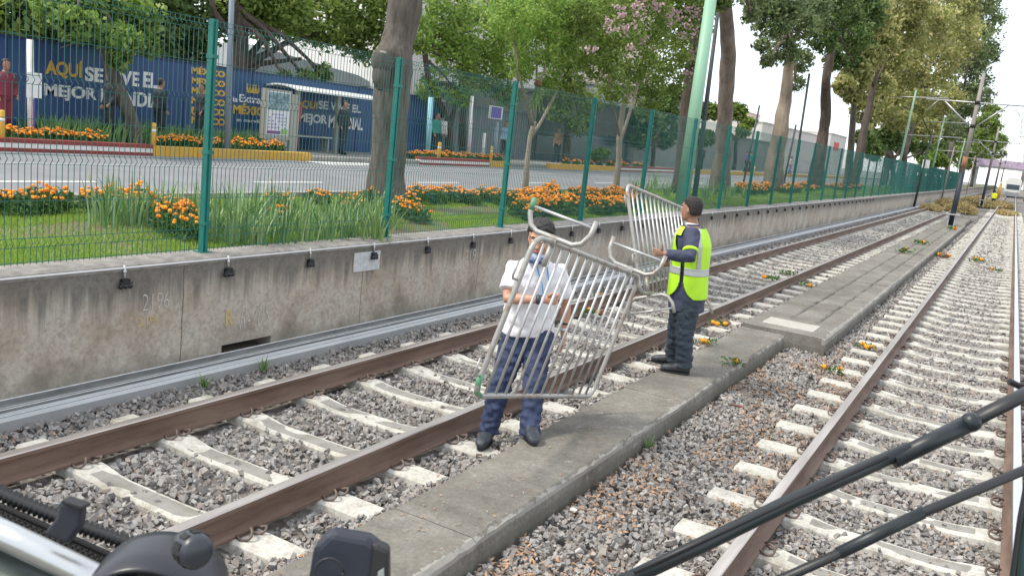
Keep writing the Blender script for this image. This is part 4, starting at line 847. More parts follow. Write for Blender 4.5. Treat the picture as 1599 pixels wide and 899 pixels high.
# neck gaiter, lanyard, badge, watches, shirt print
b = MB(); c = o(J1['head'])-UP*.135+nH*.035; b.rings([oring(c+UP*z+nH*f_, RH, nH, a, a*1.0, 18) for z, a, f_ in ((-.045, .085, 0), (-.02, .088, .01), (.01, .082, .015), (.03, .072, .02))])
remeshed(b, 'neck_scarf', mat('blue_scarf', (.045, .085, .22), .8, (.30, .38, .52), 24, pos=(.45, .6)), r1, .009, 2, .010, 22.)
M_lan = mat('blue_lanyard', (.04, .32, .62), .6)
b = MB()
for s in (-1, 1): b.tube([o(J1['neck'])+St*.045*s+Ft*.10-UP*.03, o(L(.72))+St*.03*s+Ft*.205, o(L(.55))+St*.004*s+Ft*.205], .005, 6)
b.build('lanyard', M_lan, r1)
b = MB(); b.obox(o(L(.40))+Ft*.205, St*.032, Ft*.002, UP*.048); b.build('badge', mat('clear_badge', (.62, .66, .70), .3), r1)
def cuff(p, q, r, m, name, root, o, w=.018):
    d = (q-p).normalized(); b = MB(); b.tube([o(p)-d*w, o(p)+d*w], r, 14); return b.build(name, m, root, True)
cuff(J1['wrR'].lerp(J1['elR'], .13), J1['elR'], .037, mat('dark_watch_strap', (.03, .045, .06), .5), 'watch', r1, o)
cuff(J1['wrL'].lerp(J1['elL'], .22), J1['elL'], .036, mat('silver_watch', (.55, .56, .58), .3, metal=.5), 'watch', r1, o, .014)
cuff(J1['wrL'].lerp(J1['elL'], .42), J1['elL'], .038, M_black, 'wrist_band', r1, o, .008)

# --- man in the high-visibility vest
F2 = (-RH*.86+FH*.50).normalized(); S2 = F2.cross(UP)
J2 = dict(head=VH(1080, 327, 9.0), neck=VH(1082, 352, 9.0), pelvis=VH(1073, 462, 9.0), shL=VH(1081, 365, 8.82), elL=VH(1077, 402, 8.66), wrL=VH(1037, 396, 8.68),
          shR=VH(1083, 362, 9.2), elR=VH(1068, 405, 9.38), wrR=VH(1046, 412, 9.30), hipL=VH(1076, 470, 8.91), knL=VH(1069, 520, 8.90), anL=VH(1068, 568, 8.93),
          hipR=VH(1066, 470, 9.10), knR=VH(1056, 515, 9.14), anR=VH(1051, 558, 9.24))
J2['toeL'] = J2['anL']+(-RH*.95+FH*.1)*.2; J2['toeR'] = J2['anR']+(-RH*.9+FH*.3)*.2
M_jack = mat('navy_jacket', (.035, .042, .082), .8, (.05, .058, .10), 9, bump=.4, bscale=20); M_cargo = mat('charcoal_trousers', (.024, .038, .055), .85, (.038, .054, .072), 9, bump=.5, bscale=22)
sp2 = dict(skin=M_skind, hair=M_hairb, trousers=M_cargo, top=M_jack, topname='jacket', shoe=mat('black_boot', (.022, .025, .03), .5, (.05, .055, .062), 30), w=1.04, d=1.28, loose=.018, hem=-.20, sleeve=2, slw=1.12, leg=1.28, voxel=.009, wr=.009,
           handL=((-RH*.95+UP*.02).normalized(), (FH*.9).normalized(), UP, .95, (UP*.95-RH*.1).normalized()), handR=((-RH).normalized(), -FH, UP, 1.0), headF=(F2+FH*.25+UP*.02), Ft=F2,
           soleL=.172, soleR=.172, boot=.08, tongue=mat('orange_tab', (.70, .33, .08), .6))
r2, o2, A2 = build_person(G(1062, 583, .17), J2, F2, sp2, 'man in navy jacket, lime reflective vest and charcoal trousers holding the upright steel barrier')
L, St, Ft, o, k, w_ = A2
M_vest = mat('lime_vest', (.46, .80, .02), .6, (.38, .70, .02), 7, bump=.3, bscale=20); M_sil = mat('silver_tape', (.46, .48, .49), .35, metal=.3)
def vest_shell(rows, name, m, th, cut=True, grow=0., band=None):
    b = MB(); n = 180; R_ = [];
    rr = []
    for i in range(len(rows)-1):
        for q in range(22): t = q/22; rr.append(tuple(x*(1-t)+y*t for x, y in zip(rows[i], rows[i+1])))
    rr.append(rows[-1]); V, Fc = [], []
    for t, a, bb in rr:
        V += oring(o(L(t)), St, Ft, (a*w_+.036+grow), (bb*1.28+.032+grow), n, 2.4)
    for i in range(len(rr)-1):
        tm = (rr[i][0]+rr[i+1][0])/2
        for j in range(n):
            ang = 2*math.pi*(j+.5)/n; drop = False
            if cut:
                for sa in (0, math.pi):
                    da = abs((ang-sa+math.pi) % (2*math.pi)-math.pi)
                    wd = .07+.9*max(0, (tm-.50))*1.7+.85*(1-math.sqrt(max(0, 1-(max(0, .26-tm)/.27)**2)))
                    if tm > .86: wd = .2
                    if da < wd: drop = True
                if tm > .80:   # neckline
                    da = abs((ang-math.pi/2+math.pi) % (2*math.pi)-math.pi)
                    if da < .5*(tm-.80)/.15: drop = True
            if band and not band(tm, ang): drop = True
            if not drop: k2 = (j+1) % n; Fc.append((i*n+j, i*n+k2, (i+1)*n+k2, (i+1)*n+j))
    b.add(V, Fc); ob = b.build(name, m, r2, True); md = ob.modifiers.new('t', 'SOLIDIFY'); md.thickness = th; md.offset = 1
    return ob
vrows = [(.0, .170, .128), (.2, .165, .124), (.4, .160, .118), (.6, .174, .124), (.74, .180, .122), (.84, .176, .106), (.92, .135, .088), (.975, .085, .074)]
vest_shell(vrows, 'vest', M_vest, .004)
vest_shell(vrows, 'reflective_stripe', M_sil, .003, True, .006, band=lambda t, a: .33 < t < .43)
vest_shell(vrows, 'reflective_stripe', M_sil, .003, True, .006, band=lambda t, a: t > .43 and any(abs((a-s+math.pi) % (2*math.pi)-math.pi) < .14 for s in (.85, 2.29, 3.99, 5.43)))
for t_, col in ((.55, M_vest),): cuff(J2['shL'].lerp(J2['elL'], .72), J2['elL'], .079, M_vest, 'sleeve_stripe', r2, o, .014); cuff(J2['shR'].lerp(J2['elR'], .72), J2['elR'], .079, M_vest, 'sleeve_stripe', r2, o, .014)
b = MB(); b.rings([oring(o(J2['neck'])+UP*z, St, Ft, a, a*.95, 18) for z, a in ((-.07, .105), (-.03, .088), (.0, .078), (.015, .072))]); remeshed(b, 'collar', M_jack, r2, .009, 1)
b = MB(); b.rings([oring(o(J2['neck'])+UP*z+Ft*.01, St, Ft, a, a*.95, 18) for z, a in ((-.03, .076), (.028, .066))]); remeshed(b, 'shirt_collar', M_white, r2, .008, 1)
b = MB(); q = o(J2['hipL'].lerp(J2['knL'], .55)); n_ = -FH; b.obox(q-FH*.088, RH*.06, FH*.012, UP*.085); b.obox(q-FH*.096+UP*.07, RH*.064, FH*.01, UP*.02); pk = b.build('leg_pocket', M_cargo, r2)
md = pk.modifiers.new('b', 'BEVEL'); md.width = .008; md.segments = 2
# vest lettering on the back (faint dark print)
# ================================================================ STEEL BARRIERS
def barrier(label, o_, u, w_, flip, hooks):
    u, w_ = Vector(u).normalized(), Vector(w_).normalized(); n = w_.cross(u).normalized(); w_ = u.cross(n).normalized(); O = Vector(o_); Lb, Hb = 2.1, 1.1
    root = empty('crowd_barrier', O, 0, label, 'barrier', 'steel crowd barriers'); P = lambda a, c, d=0.: u*a+w_*c+n*d
    b = MB(); r = .019; cr_ = .10; path = []
    for (cx, cz, a0) in ((Lb-cr_, cr_, -90), (Lb-cr_, Hb-cr_, 0), (cr_, Hb-cr_, 90), (cr_, cr_, 180)):
        for q in range(6): a = rad(a0+q*18); path.append(P(cx+cr_*math.cos(a), cz+cr_*math.sin(a)))
    path.append(path[0]); path.append(path[1]); b.tube(path, r, 10, cap=False); b.build('frame', M_galr, root, True)
    nb = 13
    for i in range(nb):
        x = Lb*(i+1)/(nb+1); b = MB(); b.tube([P(x, 0), P(x, Hb)], .0105, 8); b.build('bar', M_gal, root, True)
    for j, x in enumerate((.26, Lb-.28)):
        b = MB(); dz = -.03; b.tube([P(x, dz-.20, -.24), P(x, dz-.10, -.235), P(x, dz-.03, -.20), P(x, dz, -.14), P(x, dz, .14), P(x, dz-.03, .20), P(x, dz-.10, .235), P(x, dz-.20, .24)], .0185, 9)
        ft = b.build('foot', M_galr, root, True)
        b = MB(); b.tube([P(x, dz-.15, -.235), P(x, dz-.15, .235)], .011, 8); b.build('foot_crossbar', M_gal, ft, True)
        b = MB(); b.box(0, 0, 0, 0, 0, 0); b = MB(); b.obox(P(x, dz*.5), u*.016, w_*.034, n*.028); b.build('clamp', M_galr, root)
        b = MB(); b.tube([P(x, .02, .0), P(x, .17, .0)], .019, 8); b.build('socket', M_galr, root, True)
    for (x, z, s) in hooks:
        b = MB(); d = -1 if x < 1 else 1; b.tube([P(x, z), P(x+d*.085, z), P(x+d*.10, z-s*.015), P(x+d*.10, z-s*.12)], .0075, 7); b.build('hook', M_galr, root, True)
    return root, P
bar1, P1 = barrier('tilted upside down steel barrier gripped by the man in white, its feet pointing up', (-2.563, 4.931, 1.834), (-.019, .976, -.218), (-.177, -.218, -.960), True, [(0, .30, 1), (0, .96, 1)])
M_gp = mat('green_paint_mark', (.02, .27, .09), .6, (.18, .25, .2), 60)
b = MB()
b.tube([P1(-.0, .95), P1(-.0, 1.01), P1(.03, 1.075), P1(.09, 1.1)], .0205, 10); b.build('green_paint', M_gp, bar1, True)
b = MB(); b.tube([P1(.26, -.235, -.24), P1(.26, -.15, -.238)], .0205, 10); b.build('green_paint', M_gp, bar1, True)
bar2, P2 = barrier('upright steel barrier held on the track by the man in the lime vest', (-3.018, 8.179, 1.026), (-.030, .989, -.144), (-.325, .127, .937), False, [(0, .38, 1), (0, .98, 1)])
# ================================================================ ACROSS THE ROAD
HX = -20.0; hz = 3.27
yA, yB = VX(-420, 0, HX).y, VX(690, 150, HX).y
ho = empty('blue_hoarding', (HX, 0, 0), 0, 'long dark blue painted hoarding with gold and white slogans across the road', 'hoarding')
b = MB(); b.box(-.08, 0, yA, yB, .9, hz)
b.build('panel', M_blue, ho)
b = MB(); y = yA
while y < yB: b.box(0, .012, y, y+.025, 1.0, hz-.04); y += 2.44
b.box(-.09, .02, yA, yB, hz-.035, hz+.02); b.build('joint_strip', mat('hoarding_trim', (.012, .03, .09), .6), ho)
X_ = HX+.004
text_px('AQUÍ', 71, 88, 129, 126, X_, M_gold, ho, bold=.035); text_px('SE', 133, 104, 161, 130, X_, M_lett, ho, bold=.035); text_px('VIVE', 167, 107, 217, 136, X_, M_lett, ho, bold=.035); text_px('EL.', 224, 112, 250, 140, X_, M_lett, ho, bold=.035)
text_px('MEJOR', 69, 130, 151, 162, X_, M_lett, ho, bold=.035); text_px('MUNDIAL', 158, 138, 262, 171, X_, M_lett, ho, bold=.035)
for i in range(6): text_px('MÉXICO' if i == 0 else 'MEXICO', 299, 105+i*15.3-(3 if i == 0 else 0), 351, 122+i*15.0, X_, M_gold, ho, bold=.05)
text_px('la', 364, 151, 371, 160, X_, M_lett, ho); text_px('Extra', 374, 147, 407, 163, X_, M_lett, ho, bold=.02); text_px('de', 409, 155, 417, 164, X_, M_lett, ho)
text_px('MÉXICO', 364, 160, 424, 183, X_, M_gold, ho, bold=.045); text_px('es mundial', 369, 184, 411, 193, X_, M_lett, ho, bold=.01)
# crown emblem: band, five points with balls
A, B = VX(384, 131, X_), VX(405, 147, X_); cw = B.y-A.y; chh = A.z-B.z; b = MB()
b.box(.004, .02, A.y+cw*.08, B.y-cw*.08, B.z, B.z+chh*.22)
for i in range(5):
    yc = A.y+cw*(.1+.2*i); v = [(yc-cw*.09, B.z+chh*.24), (yc+cw*.09, B.z+chh*.24), (yc+cw*.05, B.z+chh*.6), (yc, B.z+chh*.82), (yc-cw*.05, B.z+chh*.6)]
    b.add([(.004, p, q) for p, q in v]+[(.02, p, q) for p, q in v], [(0, 1, 2, 3, 4)[::-1], (5, 6, 7, 8, 9)]+[(i_, (i_+1) % 5, 5+(i_+1) % 5, 5+i_) for i_ in range(5)]); b.ball((.014, yc, B.z+chh*.9), .012, .03, .03, 8, 5)
b.build('crown_emblem', M_gold, ho)
text_px('AQUI', 462, 155, 495, 173, X_, M_gold, ho, bold=.03); text_px('SE VIVE EL', 498, 157, 563, 177, X_, M_lett, ho, bold=.03)
text_px('MEJOR', 466, 176, 510, 198, X_, M_lett, ho, bold=.03); text_px('MUNDIAL', 514, 180, 566, 204, X_, M_lett, ho, bold=.03)
# bus shelter
SX = -18.9; sA, sB = VX(458, 140, SX), VX(592, 158, SX); ztop = sA.z
bs_ = empty('bus_shelter', (SX-.6, (sA.y+sB.y)/2, 1.07), 0, 'glass bus shelter with pale curved roof and bench in front of the blue hoarding', 'bus shelter'); O = bs_.location
M_shf = mat('shelter_frame', (.34, .34, .30), .5, metal=.3); M_roofs = mat('shelter_roof', (.62, .64, .63), .4)
M_gl = bpy.data.materials.new('shelter_glass'); M_gl.use_nodes = True; nn = M_gl.node_tree; g_ = nn.nodes.new('ShaderNodeBsdfTransparent'); gg = nn.nodes.new('ShaderNodeBsdfGlossy'); gg.inputs['Roughness'].default_value = .05; mx = nn.nodes.new('ShaderNodeMixShader'); mx.inputs[0].default_value = .10
g_.inputs[0].default_value = (.80, .84, .84, 1); nn.links.new(g_.outputs[0], mx.inputs[1]); nn.links.new(gg.outputs[0], mx.inputs[2]); nn.links.new(mx.outputs[0], nn.nodes['Material Output'].inputs[0])
b = MB(); hl = (sB.y-sA.y)/2; R_ = []
for q in range(9): t = q/8; x = -.75+1.55*t; z = ztop-1.07-.02+.12*math.sin(t*3.14); R_.append([(x, -hl, z), (x, hl, z), (x, hl, z+.05), (x, -hl, z+.05)])
b.rings(R_); b.build('roof', M_roofs, bs_)
for y in (VX(464, 200, SX).y-O.y, VX(527, 200, SX).y-O.y, hl-.08):
    b = MB(); b.box(.5, .6, y-.05, y+.05, 0, ztop-1.09); b.build('post', M_shf, bs_); b = MB(); b.box(-.65, -.58, y-.035, y+.035, 0, ztop-1.09); b.build('post', M_shf, bs_)
b = MB(); b.box(-.62, -.60, -hl+.15, hl-.1, .35, ztop-1.3); b.build('glass_panel', M_gl, bs_)
b = MB(); yb0, yb1 = VX(470, 222, SX).y-O.y, VX(536, 225, SX).y-O.y; b.box(-.3, .15, yb0, yb1, .42, .47); b.box(-.28, .1, yb0+.1, yb0+.16, 0, .42); b.box(-.28, .1, yb1-.16, yb1-.1, 0, .42); b.build('bench', mat('bench_steel', (.5, .52, .5), .4, metal=.4), bs_)
# poster panel
PX_ = -18.75; A, B = VX(414, 141, PX_), VX(447, 213, PX_); pp = empty('poster_panel', (PX_, (A.y+B.y)/2, 1.07), 0, 'framed backlit poster panel at the left end of the bus shelter', 'poster panel'); hw = (B.y-A.y)/2; zt, zb_ = A.z-1.07, B.z-1.07
b = MB(); b.box(-.09, .09, -hw-.05, hw+.05, zb_-.1, zt+.06); b.box(-.09, .09, hw+.06, hw+.28, 0, zt-.02); b.box(-.06, .06, -hw, hw, 0, zb_-.1); b.build('frame', M_shf, pp)
b = MB(); b.box(.091, .096, -hw+.03, hw-.03, zb_, zt); b.build('poster_sheet', mat('poster_paper', (.60, .62, .66), .5), pp)
b = MB(); b.box(.097, .099, -hw+.05, hw-.05, zt-(zt-zb_)*.42, zt-.03); b.build('photo_area', mat('poster_photo', (.05, .09, .13), .5, (.30, .42, .46), 7), pp)
b = MB()
for r_ in range(5):
    for c_ in range(6):
        if (r_*7+c_*3) % 5: y0 = -hw+.09+c_*(2*hw-.18)/6; z0 = zt-(zt-zb_)*(.50+.075*r_); b.box(.097, .099, y0, y0+(2*hw-.18)/6*.7, z0-.04, z0)
b.build('poster_print', mat('violet_ink', (.25, .24, .45), .6), pp)
b = MB(); b.box(.097, .099, -hw+.06, hw-.35, zb_+.05, zb_+.14); b.build('poster_band', mat('purple_ink', (.18, .06, .22), .6), pp); b = MB(); b.box(.097, .099, hw-.33, hw-.06, zb_+.05, zb_+.2); b.build('poster_band', mat('green_ink', (.22, .45, .12), .6), pp)
# poles, posts and signs
def pole(name, label, cat, X, x0, y0, x1, y1, wpx, m, zb=1.05, group=None, taper=1., parts=()):
    P0, P1_ = VX(x0, y0, X), VX(x1, y1, X); r = wpx*depth(P0)/FPX/2; P0.z = zb-.03
    lean = P1_-P0; root = empty(name, P0, 0, label, cat, group); b = MB(); b.tube([(0, 0, 0), lean], [r, r*taper], 12); b.build('pole_shaft', m, root, True)
    b = MB(); b.tube([(0, 0, .0), (0, 0, .06)], r*1.9, 12); b.build('base_plate', m, root); return root, lean, r
M_lamp = mat('grey_pole_paint', (.22, .27, .33), .5); M_mint = mat('mint_green_paint', (.24, .44, .31), .5, (.30, .17, .10), 1.6, pos=(.66, .72)); M_dkp = mat('dark_pole_paint', (.025, .04, .045), .6, (.06, .07, .07), 3); M_purp = mat('purple_paint', (.10, .06, .32), .5); M_lblue = mat('light_blue_paint', (.25, .50, .58), .5)
pole('street_lamp_pole', 'slim grey lamp post just right of the gold lettering column', 'lamp post', -17.75, 355, 232, 366, -140, 10, M_lamp, taper=.7)
r_, l_, q_ = pole('bus_stop_pole', 'white pole with purple foot and small notice at the left end of the blue hoarding', 'pole', -18.3, 49, 216, 47, 62, 10, M_white)
b = MB(); b.tube([(0, 0, .06), (0, 0, .95)], q_*1.04, 12); b.build('purple_foot', M_purp, r_); b = MB(); b.box(q_, q_+.02, -.16, .16, .98, 1.5); nb_ = b.build('notice_plate', M_lett, r_)
r_, l_, q_ = pole('bus_stop_pole', 'white pole with purple foot between the dark twin trunks and the purple sign', 'pole', -18.3, 732, 246, 737, 150, 6, M_white)
b = MB(); b.tube([(0, 0, .06), (0, 0, .9)], q_*1.05, 12); b.build('purple_foot', M_purp, r_)
pole('painted_pole', 'pale blue pole standing right of the thick trunk across the road', 'pole', -18.6, 668, 242, 673, 152, 8, M_lblue)
r_, l_, q_ = pole('stop_sign_pole', 'pole carrying the purple and white stop sign', 'sign', -18.2, 772, 247, 776, 190, 7, M_lamp)
A, B = VX(766, 165, -18.2)-r_.location, VX(782, 187, -18.2)-r_.location; b = MB(); b.box(-.05, .05, A.y, B.y, B.z, A.z); pl = b.build('sign_plate', M_white, r_)
b = MB(); b.box(.051, .055, A.y+.02, B.y-.12, B.z+.03, A.z-.03); b.build('purple_field', M_purp, pl)
pole('grey_post', 'short pale post before the dark wall, left of the man in light blue', 'post', -18.4, 754, 246, 757, 208, 5, M_white)
for i, (x, yb, yt, X) in enumerate([(239, 243, 192, -17.36), (3, 232, 172, -17.36), (684, 256, 222, -17.36), (765, 259, 228, -17.36), (968, 267, 248, -17.36), (1176, 277, 259, -17.36)]):
    P = VX(x, yb, X); Q = VX(x+1, yt, X); P.z = .96; r = .06; h = Q.z-P.z; root = empty('yellow_bollard', P, 0, None, 'bollard', 'yellow bollards along the far kerb')
    tag(root, ['yellow bollard where the striped kerb meets the yellow kerb at the left', 'yellow bollard at the extreme left edge of the photo', 'yellow bollard in front of the striped kerb right of the thick trunk', 'yellow bollard on the short yellow kerb beside the man in light blue', 'yellow bollard far off between the pink tree and the dark brown trunk', 'yellow bollard farthest away, right of the tall bare grey trunk'][i])
    b = MB(); b.tube([(0, 0, 0), (0, 0, h-.03), (0, 0, h)], [r, r, r*.6], 12); b.build('post_body', M_yel, root, True)
    b = MB(); b.tube([(0, 0, h*.72), (0, 0, h*.80)], r*1.04, 12); b.build('reflective_band', M_white, root, True)
# green trackside pole, dark pole
r_, l_, q_ = pole('trackside_pole', 'tapering mint green pole with rust patches standing behind the fence', 'pole', -7.0, 1066, 308, 1110, 0, 22.5, M_mint, zb=1.0, taper=.78)
b = MB(); b.tube([l_, l_*1.25], [q_*.78, q_*.70], 12); b.build('upper_shaft', M_mint, r_, True)
r_, l_, q_ = pole('trackside_pole', 'slender dark pole leaning beside the mint green pole', 'pole', -7.6, 1084, 312, 1121, 20, 9, M_dkp, zb=1.0, taper=.6)
for (x0, y0, x1, y1, X, wp, lb) in [(1238, 288, 1264, 115, -8.6, 3.5, 'thin dark leaning pole between the peeling pale trunk and the dark trunk'), (1163, 272, 1186, 165, -12.5, 3, 'thin lamp pole in front of the yellow building'), (1228, 262, 1243, 195, -12.5, 3, 'thin grey pole in front of the long white warehouse')]:
    pole('thin_pole', lb, 'pole', X, x0, y0, x1, y1, wp, M_dkp, zb=1.0)
# ---- buildings
M_bw = mat('white_render', (.66, .65, .63), .8, (.56, .55, .53), .6); M_bg = mat('grey_render', (.26, .27, .27), .85, (.2, .21, .21), .5); M_corr, n, b_, vec = nmat('corrugated_grey', .6)
sx = n.nodes.new('ShaderNodeSeparateXYZ'); n.links.new(vec, sx.inputs[0]); wv = math_node(n, 'SINE', math_node(n, 'MULTIPLY', sx.outputs['Y'], 28.)); cr_ = ramp_node(n, [(0, (.12, .135, .155)), (1, (.20, .22, .245))]); n.links.new(math_node(n, 'ADD', math_node(n, 'MULTIPLY', wv, .5), .5), cr_.inputs[0]); n.links.new(cr_.outputs[0], b_.inputs['Base Color']); bumpn(n, b_, wv, .6, .03)
M_dkw = mat('dark_wall', (.055, .06, .055), .8, (.08, .085, .08), 1); M_yb = mat('yellow_render', (.60, .46, .16), .8); M_win = mat('window_glass', (.05, .07, .09), .15); M_or = mat('orange_panel', (.62, .22, .06), .6); M_pinkw = mat('pinkish_render', (.58, .50, .46), .85, (.50, .43, .40), .5)
def building(name, label, X, x0, x1, ytop, m, depth_=8, zb=.9, ref=None, windows=(), wm=None, roof=None, zt=None):
    ya, yb = VX(x0, 200, X).y, VX(x1, 200, X).y; z1 = zt if zt else VX((x0+x1)/2 if ref is None else ref, ytop, X).z; root = empty(name, (X, ya, zb), 0, label, 'building' if 'fence' not in name else 'fence')
    b = MB(); b.box(-depth_, 0, 0, yb-ya, 0, z1-zb); b.build('walls', m, root)
    b = MB(); b.box(-depth_-.1, .12, -.1, yb-ya+.1, z1-zb, z1-zb+.12); b.build('parapet', roof or m, root)
    for (wx0, wy0, wx1, wy1) in windows:
        A, B = VX(wx0, wy0, X), VX(wx1, wy1, X); b = MB(); b.box(.0, .05, A.y-ya, B.y-ya, B.z-zb, A.z-zb); wn = b.build('window', wm or M_win, root)
    return root, ya, yb, z1
building('white_building', 'white building with small orange panels behind the grey metal fence', -27, 596, 900, 70, M_bw, 8, windows=[(684, 146, 691, 156), (700, 148, 708, 158), (740, 152, 746, 162), (568+60, 130, 575+60, 140), (800, 160, 806, 170)], wm=M_or, zt=8.5)
building('apartment_building', 'tall pinkish apartment block seen through the leaves above the bus stop', -48, 560, 1010, 0, M_pinkw, 12, zt=24, windows=[(x, y, x+16, y+14) for x in range(580, 1000, 36) for y in (-40, -8, 24, 56)])
building('low_building', 'pale low building above the hoarding at the far left', -26, -100, 108, 46, M_bw, 6, ref=60)
building('corrugated_fence', 'grey corrugated metal fence right of the blue hoarding', -20.9, 690, 830, 168, M_corr, .12, ref=750)
building('dark_building', 'dark grey wall with barred openings behind the man in light blue', -20.8, 830, 992, 148, M_dkw, 6, ref=860, windows=[(x, 212, x+9, 252) for x in range(838, 985, 14)])
building('concrete_building', 'plain grey concrete block behind the pink flowering tree', -21.5, 992, 1075, 138, M_bg, 8, ref=1000)
building('boundary_wall', 'long pale grey wall behind the tall bare trunk', -21.5, 1078, 1215, 215, M_bg, .3, ref=1150)
building('yellow_building', 'yellow building beside the tall bare trunk below the white sky', -30, 1128, 1165, 172, M_yb, 8, ref=1150, windows=[(1140, 185, 1146, 192), (1152, 188, 1158, 195)])
building('narrow_building', 'narrow pale building with blue poster right of the yellow building', -30.5, 1166, 1184, 178, M_pinkw, 8, ref=1175, windows=[(1168, 200, 1180, 215)], wm=M_blue)
building('warehouse', 'long white warehouse seen beyond the verge trees', -24, 1190, 1300, 196, M_bw, 10, ref=1210)
building('far_building', 'white distant block with red sign beyond the dark trunk', -23, 1300, 1325, 212, M_bw, 10, ref=1310, windows=[(1303, 222, 1308, 236)], wm=mat('red_sign', (.6, .05, .06), .5))
# grey industrial roof above the hoarding
IX = -28; pts = [VX(395, 70, IX), VX(560, 118, IX), VX(590, 135, IX), VX(380, 135, IX)]
root = empty('industrial_roof', (IX, pts[0].y, 1), 0, 'sloping grey sheet metal roof above the middle of the hoarding', 'building'); b = MB(); n = len(pts)
b.add([p-Vector((0, pts[0].y, 1))-Vector((IX, 0, 0)) for p in pts]+[p-Vector((0, pts[0].y, 1))-Vector((IX+6, 0, 0)) for p in pts], [(0, 1, 2, 3)[::-1], (4, 5, 6, 7)]+[(i, (i+1) % 4, 4+(i+1) % 4, 4+i) for i in range(4)])
b.box(-6, 0, pts[3].y-pts[0].y, pts[2].y-pts[0].y, -.1, min(pts[2].z, pts[3].z)-1.05); b.build('shed_body', mat('sheet_grey', (.24, .255, .27), .6, (.32, .335, .35), .8), root)
# ---- passers-by
def passer(px, ytop, ybot, X, top, legs, label, skin=M_skind, hair=M_hair, face=1, h=1.68, zb=1.07):
    P = VX(px, ybot, X); P.z = zb; k = h/1.75; F = Vector((0, face, 0)) if abs(face) == 1 else Vector((1, 0, 0)); S = F.cross(UP); q = lambda s, f, z: P+S*s*k+F*f*k+UP*z*k
    J = dict(head=q(0, .02, 1.62), neck=q(0, 0, 1.47), pelvis=q(0, 0, .96), shR=q(.17, 0, 1.40), elR=q(.22, -.04, 1.12), wrR=q(.20, .08, .90), shL=q(-.17, 0, 1.40), elL=q(-.22, .02, 1.12), wrL=q(-.18, .16, .95),
             hipR=q(.085, 0, .92), knR=q(.09, .06, .5), anR=q(.09, .10, .09), hipL=q(-.085, 0, .92), knL=q(-.09, .02, .5), anL=q(-.09, -.12, .09), toeR=q(.09, .3, .04), toeL=q(-.09, .08, .04))
    sp = dict(skin=skin, hair=hair, trousers=legs, top=top, shoe=M_blackm, detail=False, voxel=.03, wr=.008, sleeve=2, hem=-.08, loose=.02)
    return build_person(P, J, F, sp, label, None, k)[0]
def cm(nm, c): return mat(nm, c, .8)
c_dk = cm('dark_clothes', (.02, .025, .035)); c_mar = cm('maroon_clothes', (.18, .025, .05)); c_lb = cm('light_blue_shirt', (.30, .42, .62)); c_gr = cm('green_shirt', (.03, .26, .20)); c_w = cm('white_shirt', (.6, .58, .56)); c_red = cm('red_shirt', (.45, .05, .06)); c_yv = cm('yellow_vest', (.65, .75, .03)); c_pu = cm('violet_shirt', (.16, .10, .35)); c_gy = cm('grey_trousers', (.12, .12, .14))
for a in [(8, 130, 196, -18.9, c_mar, c_mar, 'passer-by in maroon clothes at the far left edge'), (171, 140, 196, -19.1, c_dk, c_dk, 'passer-by in dark clothes walking under the hoarding lettering, left of the leaning tree'), (248, 145, 205, -19.1, c_dk, c_dk, 'passer-by in black standing before the last white letters of the left slogan'), (313, 160, 212, -19.1, c_dk, c_dk, 'passer-by in black partly behind the first tall fence post'),
          (458, 178, 226, -19.2, c_red, c_mar, 'person in red standing between the poster panel and the bus shelter'), (533, 188, 238, -18.6, c_dk, c_dk, 'person in black waiting under the bus shelter'), (677, 196, 243, -19.4, c_gr, c_dk, 'passer-by in green top right of the pale blue pole'), (686, 194, 243, -19.4, c_w, c_gy, 'passer-by in white top beside the one in green'),
          (786, 206, 248, -18.9, c_lb, c_dk, 'man in light blue shirt and black trousers across the road beside the third tall post'), (868, 212, 252, -19.4, cm('brown_clothes', (.16, .10, .06)), c_dk, 'passer-by in brown in front of the barred dark wall'), (1093, 236, 262, -19.2, c_dk, c_dk, 'person in black behind the pale green pole across the road'),
          (1163, 246, 268, -18.6, c_pu, c_dk, 'distant person in violet under the yellow building'), (1169, 247, 268, -18.6, c_gr, c_dk, 'distant person in green under the yellow building'), (1232, 252, 272, -18.6, c_w, c_pu, 'distant person in white in front of the warehouse'), (1288, 260, 276, -18.6, c_w, c_pu, 'distant person in white beside the red sign')]:
    passer(*a, face=random.choice([1, -1, 0]))
